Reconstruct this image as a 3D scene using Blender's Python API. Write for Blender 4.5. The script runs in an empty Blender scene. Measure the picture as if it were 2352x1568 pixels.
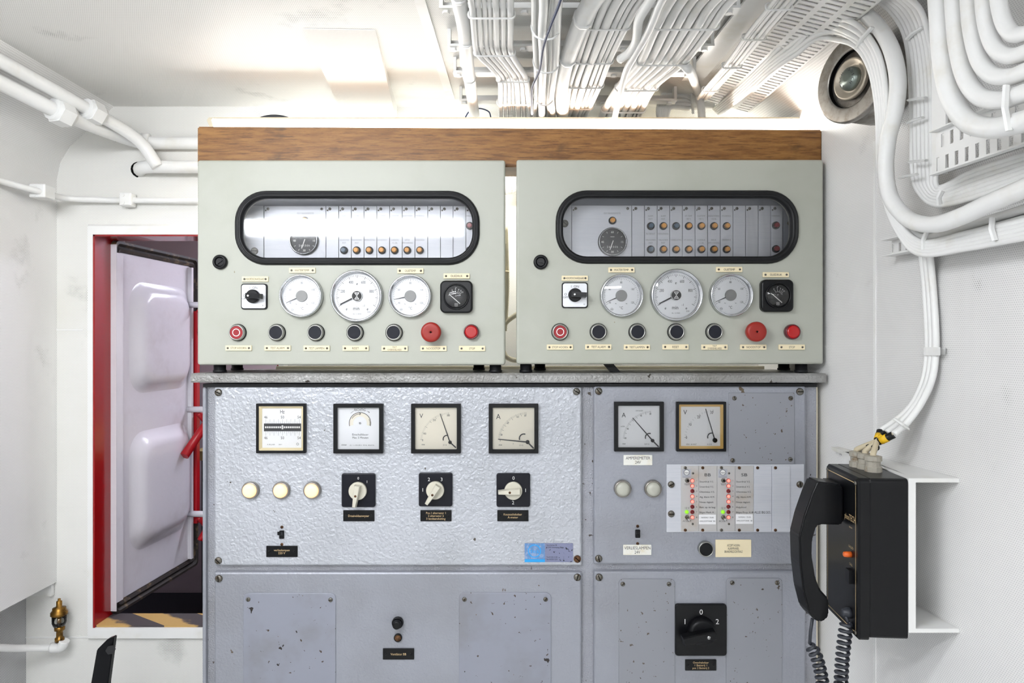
import bpy, bmesh, math, random
from mathutils import Vector, Matrix
random.seed(7)
C = bpy.context.scene.collection
SC = bpy.context.scene
ZC = 1.40                      # camera height
F = 1568.0                     # focal length in pixels of the 2352 px frame (24 mm)
# ---------------------------------------------------------------- camera
cam = bpy.data.cameras.new('camera'); camo = bpy.data.objects.new('camera', cam); C.objects.link(camo)
cam.sensor_width = 36.0; cam.lens = 24.0; cam.clip_start = 0.02
camo.location = (0, 0, ZC); camo.rotation_euler = (math.pi/2, 0, 0)
SC.camera = camo
# ---------------------------------------------------------------- world and exposure
w = bpy.data.worlds.new('world'); SC.world = w; w.use_nodes = True
w.node_tree.nodes['Background'].inputs[0].default_value = (0.9, 0.95, 1.0, 1)
w.node_tree.nodes['Background'].inputs[1].default_value = 0.05
vs = SC.view_settings
vs.view_transform = 'Standard'; vs.look = 'None'; vs.gamma = 1.0; vs.use_curve_mapping = False
vs.exposure = 0.82
SC.cycles.max_bounces = 6; SC.cycles.diffuse_bounces = 3; SC.cycles.glossy_bounces = 3; SC.cycles.transmission_bounces = 3; SC.cycles.use_light_tree = False
LAMP_ROOM = 19.0      # fluorescent tubes in the room: the reflected one and two added
LAMP_BOARD = 8.0      # fluorescent light on the wooden board
LAMP_NEXT = 21.0      # light in the compartment behind the door
# ---------------------------------------------------------------- helpers
def lin(c):
    return tuple(((x/255.0)/12.92 if x/255.0 <= 0.04045 else ((x/255.0+0.055)/1.055)**2.4) for x in c)
def P(u, v, Y):
    return Vector(((u-1176)*Y/F, Y, ZC-(v-784)*Y/F))
WR0, WRK = 0.767, -0.112       # inner face of the right wall: X = WR0 + WRK*Y
def wallpt(u, v, d):
    Y = (WR0-d)/((u-1176)/F-WRK)
    return P(u, v, Y)
def ceil(u, v, z):             # point at height z above the camera
    Y = z*F/(784-v)
    return P(u, v, Y)
def catmull(pts, n=8):
    pts = [Vector(p) for p in pts]
    if len(pts) < 3: return pts
    out = []
    ext = [pts[0]*2-pts[1]]+pts+[pts[-1]*2-pts[-2]]
    for i in range(1, len(ext)-2):
        a, b, c, d = ext[i-1], ext[i], ext[i+1], ext[i+2]
        for k in range(n):
            t = k/n
            out.append(0.5*((2*b)+(c-a)*t+(2*a-5*b+4*c-d)*t*t+(3*b-a-3*c+d)*t**3))
    out.append(pts[-1])
    return out
def rr(w, h, r, seg=5, cx=0, cz=0):
    pts = []
    r = max(min(r, w/2-1e-5, h/2-1e-5), 1e-5)
    for (sx, sz, a0) in ((1, 1, 0), (-1, 1, 90), (-1, -1, 180), (1, -1, 270)):
        for k in range(seg+1):
            a = math.radians(a0+90*k/seg)
            pts.append((cx+sx*(w/2-r)+r*math.cos(a), cz+sz*(h/2-r)+r*math.sin(a)))
    return pts
GL = {}
def text_mesh(s):
    if s in GL: return GL[s]
    cu = bpy.data.curves.new('t', 'FONT'); cu.body = s; cu.resolution_u = 2; cu.offset = 0.0; cu.align_x = 'CENTER'
    ob = bpy.data.objects.new('t', cu)
    me = ob.to_mesh()
    vv = [(p.co.x, p.co.y) for p in me.vertices]; ff = [tuple(p.vertices) for p in me.polygons]
    ob.to_mesh_clear(); bpy.data.objects.remove(ob); bpy.data.curves.remove(cu)
    GL[s] = (vv, ff); return GL[s]
class MB:
    def __init__(s): s.v = []; s.f = []; s.m = []; s.s = []
    def add(s, v, f, m=0, sm=False):
        o = len(s.v); s.v += [tuple(p) for p in v]
        for q in f: s.f.append(tuple(o+i for i in q)); s.m.append(m); s.s.append(sm)
        return s
    def box(s, x0, x1, y0, y1, z0, z1, m=0):
        v = [(x, y, z) for z in (z0, z1) for y in (y0, y1) for x in (x0, x1)]
        return s.add(v, [(0, 2, 3, 1), (4, 5, 7, 6), (0, 1, 5, 4), (2, 6, 7, 3), (0, 4, 6, 2), (1, 3, 7, 5)], m)
    def hexa(s, p, m=0):       # 8 points: bottom loop 0-3, top loop 4-7
        return s.add(p, [(3, 2, 1, 0), (4, 5, 6, 7), (0, 1, 5, 4), (1, 2, 6, 5), (2, 3, 7, 6), (3, 0, 4, 7)], m)
    def loft(s, loops, cap0=True, cap1=True, m=0, sm=False, closed=False):
        n = len(loops[0]); v = []; f = []
        for L in loops: v += L
        R = range(len(loops)) if closed else range(len(loops)-1)
        for i in R:
            j = (i+1) % len(loops)
            for k in range(n):
                k2 = (k+1) % n
                f.append((i*n+k, i*n+k2, j*n+k2, j*n+k))
        s.add(v, f, m, sm)
        if not closed:
            b = len(s.v)-len(v)
            if cap0: s.f.append(tuple(b+k for k in reversed(range(n)))); s.m.append(m); s.s.append(False)
            if cap1: s.f.append(tuple(b+(len(loops)-1)*n+k for k in range(n))); s.m.append(m); s.s.append(False)
        return s
    def rbox(s, w, h, r, y0, y1, ch=0.0, cx=0, cz=0, seg=4, m=0, sm=False):
        L = lambda q, y: [(x, y, z) for x, z in rr(w-2*q, h-2*q, r-q, seg, cx, cz)]
        loops = [L(0, y1), L(0, y0+ch)]
        if ch: loops += [L(ch*0.35, y0+ch*0.35), L(ch, y0)]
        return s.loft(loops, m=m, sm=sm)
    def rframe(s, prof, r, cx=0, cz=0, seg=8, m=0, sm=True):   # closed ring; prof: (w, h, inset radius delta, y)
        return s.loft([[(x, y, z) for x, z in rr(w, h, r+dr, seg, cx, cz)] for w, h, dr, y in prof], m=m, sm=sm, closed=True)
    def lathe(s, prof, seg=24, cx=0, cz=0, m=0, sm=True, cap0=True, cap1=True):
        loops = [[(cx+r*math.cos(2*math.pi*k/seg), y, cz+r*math.sin(2*math.pi*k/seg)) for k in range(seg)] for r, y in prof]
        return s.loft(loops, cap0, cap1, m, sm)
    def ring(s, prof, seg=32, cx=0, cz=0, m=0, sm=True):
        loops = [[(cx+r*math.cos(2*math.pi*k/seg), y, cz+r*math.sin(2*math.pi*k/seg)) for k in range(seg)] for r, y in prof]
        return s.loft(loops, m=m, sm=sm, closed=True)
    def tube(s, path, r, seg=8, m=0, closed=False, flat=None):
        path = [Vector(p) for p in path]; n = len(path); loops = []
        up = None
        for i in range(n):
            if closed: t = path[(i+1) % n]-path[i-1]
            else: t = path[min(i+1, n-1)]-path[max(i-1, 0)]
            t = t.normalized() if t.length > 1e-9 else Vector((0, 0, 1))
            if up is None:
                up = Vector((0, 0, 1)) if abs(t.z) < 0.9 else Vector((0, 1, 0))
            up = (up-t*up.dot(t)).normalized(); sd = t.cross(up)
            rad = r[i] if isinstance(r, (list, tuple)) else r
            a, b = (rad, rad) if flat is None else (flat, rad)
            loops.append([path[i]+up*math.sin(2*math.pi*k/seg)*a+sd*math.cos(2*math.pi*k/seg)*b for k in range(seg)])
        return s.loft(loops, m=m, sm=seg > 6, closed=closed)
    def text(s, t, x, z, h, w=None, y=0.0, m=0, align='c', rot=0.0, xs=1.0):
        vv, ff = text_mesh(t)
        if not vv: return s
        k = h/0.70
        x0 = min(p[0] for p in vv); x1 = max(p[0] for p in vv)
        kx = (w/(x1-x0)) if w else k*xs
        off = {'c': (x0+x1)/2, 'l': x0, 'r': x1}[align]
        c, sn = math.cos(rot), math.sin(rot)
        out = []
        for a, b in vv:
            q = (a-off)*kx; e = b*k-h/2
            out.append((x+q*c-e*sn, y, z+q*sn+e*c))
        return s.add(out, ff, m)
    def bar(s, x0, z0, x1, z1, wd, y=0.0, m=0, w2=None):
        d = Vector((x1-x0, z1-z0)); L = d.length
        if L < 1e-9: return s
        n = Vector((-d.y, d.x))/L*wd/2; n2 = n if w2 is None else n/wd*w2
        return s.add([(x0-n.x, y, z0-n.y), (x1-n2.x, y, z1-n2.y), (x1+n2.x, y, z1+n2.y), (x0+n.x, y, z0+n.y)], [(0, 1, 2, 3)], m)
    def arc(s, cx, cz, r, a0, a1, wd, y=0.0, m=0, n=16):
        for i in range(n):
            p = math.radians(a0+(a1-a0)*i/n); q = math.radians(a0+(a1-a0)*(i+1)/n)
            v = [(cx+rad*math.cos(t), y, cz+rad*math.sin(t)) for t, rad in ((p, r-wd/2), (q, r-wd/2), (q, r+wd/2), (p, r+wd/2))]
            s.add(v, [(0, 1, 2, 3)], m)
        return s
    def mesh(s, name, mats, recentre=False):
        c = Vector((0, 0, 0))
        if recentre and s.v:
            lo = [min(p[i] for p in s.v) for i in range(3)]; hi = [max(p[i] for p in s.v) for i in range(3)]
            c = Vector([(a+b)/2 for a, b in zip(lo, hi)])
        me = bpy.data.meshes.new(name)
        me.from_pydata([(p[0]-c.x, p[1]-c.y, p[2]-c.z) for p in s.v], [], s.f)
        me.polygons.foreach_set('material_index', s.m)
        me.polygons.foreach_set('use_smooth', s.s)
        for mm in (mats if isinstance(mats, (list, tuple)) else [mats]): me.materials.append(mm)
        me.update()
        bm = bmesh.new(); bm.from_mesh(me)
        bmesh.ops.recalc_face_normals(bm, faces=[f for f in bm.faces if len(f.verts) > 2]) if len(s.f) > 1 and not getattr(s, 'flat', False) else None
        bm.to_mesh(me); bm.free()
        return me, c
W = {}
def link(o, parent, world):
    C.objects.link(o)
    if parent is not None:
        o.parent = parent; o.location = Vector(world)-W[parent.name]
    else: o.location = world
    W[o.name] = Vector(world)
    return o
def tag(o, label=None, cat=None, group=None, kind=None):
    for k, x in (('label', label), ('category', cat), ('group', group), ('kind', kind)):
        if x: o[k] = x
    return o
def thing(name, label, cat, loc, group=None, kind=None):
    o = bpy.data.objects.new(name, None); o.empty_display_size = 0.05
    return tag(link(o, None, loc), label, cat, group, kind)
def obj(name, mb, mats, parent=None, label=None):        # mb in world coordinates
    me, c = mb.mesh(name, mats, True)
    o = bpy.data.objects.new(name, me); link(o, parent, c)
    if label: o['label'] = label
    return o
CACHE = {}
def put(name, key, fn, mats, parent, loc, rot=None, label=None, mat_over=None):   # shared mesh around its own origin
    if key not in CACHE:
        mb = MB(); fn(mb); CACHE[key] = mb.mesh(name, mats)[0]
    o = bpy.data.objects.new(name, CACHE[key]); link(o, parent, loc)
    if rot: o.rotation_euler = rot
    if label: o['label'] = label
    return o
def prism(poly, y0, y1, bevel=0.0, seg=2):               # polygon in (x, z) extruded along y, returned as MB
    bm = bmesh.new()
    a = [bm.verts.new((x, y0, z)) for x, z in poly]; f = bm.faces.new(a)
    r = bmesh.ops.extrude_face_region(bm, geom=[f])
    bmesh.ops.translate(bm, verts=[q for q in r['geom'] if isinstance(q, bmesh.types.BMVert)], vec=(0, y1-y0, 0))
    bmesh.ops.recalc_face_normals(bm, faces=bm.faces)
    if bevel: bmesh.ops.bevel(bm, geom=bm.edges[:]+bm.verts[:], offset=bevel, segments=seg, affect='EDGES', clamp_overlap=True)
    mb = MB(); bm.verts.index_update()
    mb.add([v.co[:] for v in bm.verts], [[v.index for v in q.verts] for q in bm.faces]); bm.free()
    return mb
# ---------------------------------------------------------------- materials
def newmat(name):
    m = bpy.data.materials.new(name); m.use_nodes = True
    nt = m.node_tree; b = nt.nodes['Principled BSDF']
    return m, nt, b
def nd(nt, t, **k):
    n = nt.nodes.new(t)
    for a, x in k.items():
        if a.startswith('i_'):
            key = a[2:]; key = int(key) if key.isdigit() else key
            n.inputs[key].default_value = x
        else: setattr(n, a, x)
    return n
def mix(nt, fac, a, b):
    n = nd(nt, 'ShaderNodeMix', data_type='RGBA')
    if hasattr(fac, 'links'): nt.links.new(fac, n.inputs[0])
    else: n.inputs[0].default_value = fac
    for i, c in ((6, a), (7, b)):
        if hasattr(c, 'links'): nt.links.new(c, n.inputs[i])
        else: n.inputs[i].default_value = (*c, 1)
    return n.outputs[2]
def math_(nt, op, a, b=0.0, c=None):
    n = nd(nt, 'ShaderNodeMath', operation=op)
    for i, x in enumerate((a, b, c)):
        if x is None: continue
        if hasattr(x, 'links'): nt.links.new(x, n.inputs[i])
        else: n.inputs[i].default_value = x
    return n.outputs[0]
def ramp(nt, fac, a, b):
    n = nd(nt, 'ShaderNodeMapRange', clamp=True, interpolation_type='SMOOTHSTEP')
    n.inputs[1].default_value = a; n.inputs[2].default_value = b
    nt.links.new(fac, n.inputs[0]); return n.outputs[0]
def noise(nt, scale, det=2.0, sc=(1, 1, 1), rough=0.5):
    g = nd(nt, 'ShaderNodeNewGeometry'); mp = nd(nt, 'ShaderNodeMapping'); mp.inputs['Scale'].default_value = sc
    nt.links.new(g.outputs['Position'], mp.inputs[0])
    n = nd(nt, 'ShaderNodeTexNoise'); n.inputs['Scale'].default_value = scale; n.inputs['Detail'].default_value = det; n.inputs['Roughness'].default_value = rough
    nt.links.new(mp.outputs[0], n.inputs['Vector']); return n.outputs[0]
def bump(nt, b, h, strength, dist):
    n = nd(nt, 'ShaderNodeBump'); n.inputs['Strength'].default_value = strength; n.inputs['Distance'].default_value = dist
    nt.links.new(h, n.inputs['Height']); nt.links.new(n.outputs[0], b.inputs['Normal']); return n
def mat(name, rgb, rough=0.5, metal=0.0, bmp=None, vary=None, spots=None, emis=None, coat=0.0, spec=None):
    m, nt, b = newmat(name); c = lin(rgb)
    b.inputs['Roughness'].default_value = rough; b.inputs['Metallic'].default_value = metal
    b.inputs['Base Color'].default_value = (*c, 1)
    if coat: b.inputs['Coat Weight'].default_value = coat
    if spec is not None: b.inputs['Specular IOR Level'].default_value = spec
    col = None
    if vary:      # (scale, rgb2, lo, hi, axis scale)
        col = mix(nt, ramp(nt, noise(nt, vary[0], 4, vary[4] if len(vary) > 4 else (1, 1, 1), 0.65), vary[2], vary[3]), c, lin(vary[1]))
    for sp in (spots or []):     # (scale, lo, hi, rgb, axis scale)
        col = mix(nt, ramp(nt, noise(nt, sp[0], 3, sp[4] if len(sp) > 4 else (1, 1, 1), 0.6), sp[1], sp[2]), col if col is not None else c, lin(sp[3]))
    if col is not None: nt.links.new(col, b.inputs['Base Color'])
    if bmp: bump(nt, b, noise(nt, bmp[0], bmp[3] if len(bmp) > 3 else 2), bmp[1], bmp[2])
    if emis: b.inputs['Emission Color'].default_value = (*lin(emis[0]), 1); b.inputs['Emission Strength'].default_value = emis[1]
    if emis and emis[1] < 1.5: m.cycles.emission_sampling = 'NONE'
    return m
def perf(name, rgb, ax, pitch=0.0035, open_lo=0.60, open_hi=0.72, base_open=0.22, hole=(70, 68, 66), dirt=None, rad=0.27):
    m, nt, b = newmat(name); b.inputs['Roughness'].default_value = 0.45
    g = nd(nt, 'ShaderNodeNewGeometry'); sx = nd(nt, 'ShaderNodeSeparateXYZ'); nt.links.new(g.outputs['Position'], sx.inputs[0])
    A, B = sx.outputs[ax[0]], sx.outputs[ax[1]]
    def lattice(off):
        a = math_(nt, 'SUBTRACT', math_(nt, 'FRACT', math_(nt, 'ADD', math_(nt, 'DIVIDE', A, pitch), off)), 0.5)
        c = math_(nt, 'MULTIPLY', math_(nt, 'SUBTRACT', math_(nt, 'FRACT', math_(nt, 'ADD', math_(nt, 'DIVIDE', B, pitch*1.732), off)), 0.5), 1.732)
        return math_(nt, 'SQRT', math_(nt, 'ADD', math_(nt, 'MULTIPLY', a, a), math_(nt, 'MULTIPLY', c, c)))
    d = math_(nt, 'MINIMUM', lattice(0.0), lattice(0.5))
    dot = math_(nt, 'SUBTRACT', 1.0, ramp(nt, d, rad-0.07, rad+0.07))
    op = math_(nt, 'ADD', math_(nt, 'MULTIPLY', ramp(nt, noise(nt, 5.5, 5, (1, 1, 1), 0.6), open_lo, open_hi), 1.0-base_open), base_open)
    fac = math_(nt, 'MULTIPLY', dot, op)
    base = lin(rgb)
    base = mix(nt, ramp(nt, noise(nt, 2.2, 3), 0.45, 0.75), base, lin(dirt or tuple(int(x*0.96) for x in rgb)))
    nt.links.new(mix(nt, fac, base, lin(hole)), b.inputs['Base Color'])
    bump(nt, b, math_(nt, 'SUBTRACT', 1.0, dot), 0.35, 0.0008)
    return m
def glass(name, tint=(255, 255, 255), rough=0.0):
    m, nt, b = newmat(name); nt.nodes.remove(b); out = nt.nodes['Material Output']
    t = nd(nt, 'ShaderNodeBsdfTransparent'); t.inputs[0].default_value = (*lin(tint), 1)
    gl = nd(nt, 'ShaderNodeBsdfGlossy'); gl.inputs['Roughness'].default_value = rough
    fr = nd(nt, 'ShaderNodeFresnel'); fr.inputs[0].default_value = 1.6
    mx = nd(nt, 'ShaderNodeMixShader')
    nt.links.new(fr.outputs[0], mx.inputs[0]); nt.links.new(t.outputs[0], mx.inputs[1]); nt.links.new(gl.outputs[0], mx.inputs[2])
    nt.links.new(mx.outputs[0], out.inputs[0]); return m
def hammer(name, rgb, scale, strength, rgb2, dist=0.0012, spots=None, rough=0.38):
    m, nt, b = newmat(name)
    b.inputs['Roughness'].default_value = rough; b.inputs['Metallic'].default_value = 0.25
    g = nd(nt, 'ShaderNodeNewGeometry')
    nz = nd(nt, 'ShaderNodeTexNoise'); nz.inputs['Scale'].default_value = scale*0.7; nz.inputs['Detail'].default_value = 4
    nt.links.new(g.outputs['Position'], nz.inputs['Vector'])
    add = nd(nt, 'ShaderNodeVectorMath', operation='MULTIPLY_ADD'); nt.links.new(nz.outputs['Color'], add.inputs[0])
    add.inputs[1].default_value = (2.0/scale,)*3; nt.links.new(g.outputs['Position'], add.inputs[2])
    vo = nd(nt, 'ShaderNodeTexVoronoi', feature='SMOOTH_F1'); vo.inputs['Scale'].default_value = scale
    vo.inputs['Smoothness'].default_value = 0.7
    nt.links.new(add.outputs[0], vo.inputs['Vector'])
    h = math_(nt, 'SUBTRACT', 1.0, vo.outputs['Distance'])
    bump(nt, b, h, strength, dist)
    col = mix(nt, ramp(nt, noise(nt, 6, 4), 0.4, 0.7), lin(rgb), lin(rgb2))
    for sp in (spots or []):
        col = mix(nt, ramp(nt, noise(nt, sp[0], 3, sp[4] if len(sp) > 4 else (1, 1, 1), 0.6), sp[1], sp[2]), col, lin(sp[3]))
    nt.links.new(col, b.inputs['Base Color'])
    return m
def stripes(name, a, b_, period):
    m, nt, b = newmat(name); g = nd(nt, 'ShaderNodeNewGeometry'); sx = nd(nt, 'ShaderNodeSeparateXYZ'); nt.links.new(g.outputs['Position'], sx.inputs[0])
    q = math_(nt, 'FRACT', math_(nt, 'DIVIDE', math_(nt, 'ADD', sx.outputs[0], math_(nt, 'MULTIPLY', sx.outputs[1], 1.6)), period))
    q = ramp(nt, math_(nt, 'ADD', q, math_(nt, 'MULTIPLY', noise(nt, 30, 5), 0.6)), 0.70, 0.85)
    nt.links.new(mix(nt, q, lin(a), lin(b_)), b.inputs['Base Color']); b.inputs['Roughness'].default_value = 0.6
    return m
M = {}
M['perf_xz'] = perf('perforated_white_xz', (240, 239, 234), (0, 2), dirt=(232, 230, 220))
M['perf_yz'] = perf('perforated_white_yz', (243, 242, 240), (1, 2))
M['perf_xy'] = perf('perforated_white_xy', (240, 239, 235), (0, 1), base_open=0.20)
M['perf_grey'] = perf('perforated_grey', (206, 206, 208), (1, 2), base_open=0.5, open_lo=0.4, hole=(45, 44, 46))  # greyer than the other sheets, with darker and more open holes
M['white'] = mat('white_gloss_paint', (240, 240, 238), 0.38, bmp=(45, 0.10, 0.002), vary=(9, (228, 226, 216), 0.5, 0.8))
M['cable'] = mat('white_painted_cable', (243, 243, 241), 0.42, vary=(14, (232, 229, 220), 0.5, 0.8))
M['canvas'] = mat('white_canvas', (240, 239, 235), 0.7, bmp=(90, 0.35, 0.003, 4))
M['enclosure'] = mat('pebble_grey_enamel', (178, 180, 169), 0.42, bmp=(700, 0.12, 0.0006, 2), vary=(5, (171, 173, 160), 0.45, 0.75), spots=[(42, 0.735, 0.76, (140, 128, 100))])
M['rubber'] = mat('black_rubber', (14, 15, 18), 0.45, spec=0.35)
M['black'] = mat('black_plastic', (9, 10, 14), 0.38, spec=0.3)
M['blacksoft'] = mat('black_satin_enamel', (10, 11, 14), 0.33, spec=0.3, bmp=(60, 0.05, 0.001))
M['navy'] = mat('blue_black_plastic', (16, 17, 27), 0.35, spec=0.3, spots=[(30, 0.7, 0.8, (40, 42, 56))])
M['glass'] = glass('window_glass', rough=0.045)
M['gaugeglass'] = glass('gauge_glass')
M['chrome'] = mat('chrome', (200, 202, 206), 0.12, 1.0)
M['steel'] = mat('brushed_steel', (158, 154, 148), 0.34, 0.75, vary=(60, (134, 128, 120), 0.4, 0.7))
M['screw'] = mat('weathered_screw', (120, 118, 112), 0.45, 0.8, vary=(90, (86, 74, 60), 0.45, 0.65))
M['slot'] = mat('screw_slot', (12, 11, 10), 0.8, spec=0.1)
M['rust'] = mat('rusty_screw', (112, 78, 48), 0.7, 0.4, vary=(200, (70, 46, 28), 0.4, 0.6))
M['dial'] = mat('white_dial', (246, 247, 249), 0.5)
M['cream'] = mat('cream_dial', (247, 241, 225), 0.5)
M['bezelcream'] = mat('cream_inner_frame', (233, 219, 180), 0.5)
M['bezelyellow'] = mat('yellowed_inner_frame', (232, 194, 116), 0.5)
M['ink'] = mat('dial_ink', (30, 32, 38), 0.6)
M['inkgrey'] = mat('faded_ink', (120, 122, 128), 0.6)
M['hubgrey'] = mat('grey_hub', (152, 152, 150), 0.5)
M['ivory'] = mat('ivory_engraved_plate', (240, 226, 190), 0.5)
M['plate_white'] = mat('white_label_plate', (236, 235, 228), 0.45, vary=(40, (226, 218, 196), 0.5, 0.8))
M['plate_black'] = mat('black_engraved_plate', (7, 8, 11), 0.35, spec=0.3)
M['gold'] = mat('pale_engraving', (214, 186, 140), 0.5)
M['print_white'] = mat('white_print', (232, 232, 230), 0.5)
M['silverplate'] = mat('silver_switch_plate', (222, 224, 228), 0.35, 0.2)
M['red'] = mat('red_push_button', (150, 16, 28), 0.4)
M['estop'] = mat('red_mushroom', (150, 30, 18), 0.4)
M['redlens'] = mat('red_lens', (160, 4, 10), 0.25, emis=((220, 8, 14), 0.08), coat=0.4)
M['btn'] = mat('dark_button_cap', (24, 26, 36), 0.55, spec=0.3)
M['bezelmetal'] = mat('button_bezel', (168, 168, 164), 0.3, 0.9)
M['amber'] = mat('amber_cap', (232, 160, 62), 0.4)
M['teal'] = mat('blue_grey_cap', (66, 92, 116), 0.35)
M['dimred'] = mat('dull_red_cap', (150, 44, 54), 0.35)
M['alu'] = mat('brushed_aluminium_panel', (206, 208, 215), 0.45, 0.15, vary=(14, (200, 203, 211), 0.4, 0.7, (1, 1, 30)))
M['alurail'] = mat('aluminium_rail', (170, 178, 192), 0.4, 0.4)
M['inner'] = mat('cabinet_inside_grey', (150, 155, 172), 0.5)
M['wood'] = None
M['ham_light'] = hammer('light_hammered_enamel', (188, 191, 198), 165, 0.75, (178, 181, 187), 0.0021, [(38, 0.71, 0.735, (90, 84, 76))])
M['ham_mid'] = hammer('grey_hammered_enamel', (156, 159, 168), 230, 0.42, (148, 150, 157), 0.0013, [(30, 0.73, 0.75, (96, 84, 68))])
M['ham_body'] = hammer('rough_grey_enamel', (162, 164, 172), 420, 0.85, (146, 147, 151), 0.0013, [(70, 0.68, 0.70, (74, 68, 62))])
M['ham_top'] = hammer('worn_countertop_enamel', (158, 158, 156), 210, 0.8, (128, 126, 122), 0.0020, [(55, 0.66, 0.69, (62, 56, 50))])
M['cover'] = mat('chipped_grey_cover', (148, 151, 163), 0.42, 0.2, vary=(7, (138, 139, 146), 0.45, 0.7),
                 spots=[(95, 0.665, 0.685, (72, 58, 44)), (38, 0.69, 0.705, (48, 42, 40)), (160, 0.72, 0.735, (110, 88, 60))])
M['cover_plain'] = mat('worn_grey_cover', (147, 149, 156), 0.42, 0.2, spots=[(120, 0.675, 0.70, (92, 82, 72)), (60, 0.71, 0.725, (70, 60, 50))])
M['lampwhite'] = mat('lit_warm_lens', (255, 222, 180), 0.35, emis=((255, 190, 128), 0.5))
M['lenswhite'] = mat('unlit_white_lens', (182, 182, 170), 0.3, coat=0.4)
M['knob_cream'] = mat('cream_knob', (208, 204, 188), 0.4)
M['ledon'] = mat('lit_red_led', (255, 120, 110), 0.3, emis=((255, 110, 96), 1.1))
M['ledoff'] = mat('unlit_red_led', (104, 14, 22), 0.2)
M['ledgreen'] = mat('lit_green_led', (150, 230, 40), 0.3, emis=((120, 220, 20), 0.35))
M['module'] = mat('module_aluminium', (192, 190, 189), 0.45, 0.15, vary=(12, (180, 168, 154), 0.5, 0.78))
M['stickgrey'] = mat('grey_sticker', (176, 178, 186), 0.5)
M['paper'] = mat('white_paper_sticker', (240, 240, 242), 0.5)
M['stickblue'] = mat('blue_sticker', (98, 140, 190), 0.4, spots=[(120, 0.5, 0.6, (140, 160, 196))])
M['stickviolet'] = mat('violet_foil_sticker', (134, 138, 168), 0.3, 0.4, spots=[(220, 0.62, 0.66, (40, 40, 48))])
M['cyan'] = mat('cyan_print', (40, 160, 230), 0.45)
M['jamb_red'] = mat('glossy_red_paint', (150, 4, 9), 0.22, bmp=(60, 0.12, 0.003, 3), coat=0.3)
M['handle_red'] = mat('red_painted_steel', (176, 20, 30), 0.3)
M['leaf'] = mat('glossy_grey_white_paint', (222, 220, 226), 0.2, bmp=(38, 0.18, 0.004, 3), vary=(6, (208, 204, 208), 0.5, 0.8))
M['gasket'] = mat('dirty_door_gasket', (44, 38, 34), 0.6, spots=[(30, 0.55, 0.68, (104, 88, 66))])
M['sill'] = stripes('hazard_stripes', (196, 160, 96), (74, 68, 70), 0.16)
M['pink'] = mat('pinkish_grey_paint', (196, 180, 184), 0.5)
M['darkblue'] = mat('dark_navy_casing', (22, 24, 32), 0.5)
M['brass'] = mat('aged_brass', (150, 112, 52), 0.35, 0.9, vary=(50, (84, 62, 34), 0.45, 0.65))
M['clearcup'] = glass('oil_cup_glass', (225, 225, 220))
M['beige'] = mat('beige_cable', (200, 188, 160), 0.5)
M['creamcable'] = mat('cream_cable', (222, 214, 190), 0.45)
M['yellow'] = mat('yellow_marker', (238, 190, 30), 0.45)
M['hatchgreen'] = mat('dark_green_mesh_sheet', (62, 100, 84), 0.6, bmp=(500, 0.4, 0.001))
M['tan'] = mat('tan_mesh_sheet', (176, 156, 106), 0.6, bmp=(500, 0.4, 0.001))
M['orange'] = mat('orange_lamp', (226, 104, 40), 0.3, emis=((230, 90, 30), 0.02))
M['cordgrey'] = mat('dark_grey_cord', (52, 55, 62), 0.45)
M['blue_wire'] = mat('blue_wire', (44, 58, 92), 0.45)
M['glandgrey'] = mat('grey_gland', (170, 165, 152), 0.5, vary=(60, (130, 110, 84), 0.5, 0.7))
M['copper'] = mat('horn_cap', (120, 128, 122), 0.3, 0.8)
M['floor'] = mat('light_grey_deck_paint', (228, 228, 224), 0.6)  # unseen deck, kept pale so that it bounces light upward
M['lamp_room'] = mat('room_tube_light', (255, 255, 255), 0.5, emis=((247, 250, 255), LAMP_ROOM))
M['lamp_board'] = mat('board_tube_light', (255, 255, 255), 0.5, emis=((255, 253, 248), LAMP_BOARD))
M['lamp_next'] = mat('next_room_tube_light', (255, 255, 255), 0.5, emis=((232, 236, 255), LAMP_NEXT))
def wood():
    m, nt, b = newmat('varnished_hardwood'); b.inputs['Roughness'].default_value = 0.45
    n1 = noise(nt, 60, 6, (0.3, 1, 2.6), 0.7); n2 = noise(nt, 170, 4, (0.14, 1, 2.2), 0.7); n3 = noise(nt, 8, 4, (1.2, 1, 2.0), 0.65)
    c = mix(nt, ramp(nt, n1, 0.30, 0.72), lin((158, 112, 58)), lin((120, 78, 34)))
    c = mix(nt, math_(nt, 'MULTIPLY', ramp(nt, n2, 0.50, 0.66), 0.75), c, lin((84, 50, 20)))
    c = mix(nt, math_(nt, 'MULTIPLY', ramp(nt, n3, 0.58, 0.72), 0.6), c, lin((72, 50, 26)))
    nt.links.new(c, b.inputs['Base Color']); bump(nt, b, n2, 0.12, 0.001); return m
M['wood'] = wood()
# ================================================================ the setting
YB = 1.62; CZ = ZC+0.557
def struct(name, mb, mats, label, parent=None):
    o = obj(name, mb, mats, parent)
    if parent is None: tag(o, label, None, None, 'structure')
    return o
OX0, OX1, OZ0, OZ1 = -0.988, -0.55, 0.725, 1.652        # door opening
struct('floor', MB().box(-1.75, 1.2, -2.6, 3.1, -0.05, 0.0), M['floor'], 'grey painted steel deck below the consoles')
struct('ceiling', MB().box(-1.75, 1.2, -2.6, YB+0.065, CZ, CZ+0.05), M['perf_xy'], 'white perforated sheet metal ceiling above the consoles')
wb = MB()
wb.box(-1.153, OX0, YB, YB+0.065, 0, CZ); wb.box(OX1, 0.75, YB, YB+0.065, 0, CZ)
wb.box(OX0, OX1, YB, YB+0.065, OZ1, CZ); wb.box(OX0, OX1, YB, YB+0.065, 0, OZ0)
struct('wall_back', wb, M['perf_xz'], 'white perforated back wall behind the control cabinets')
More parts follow.
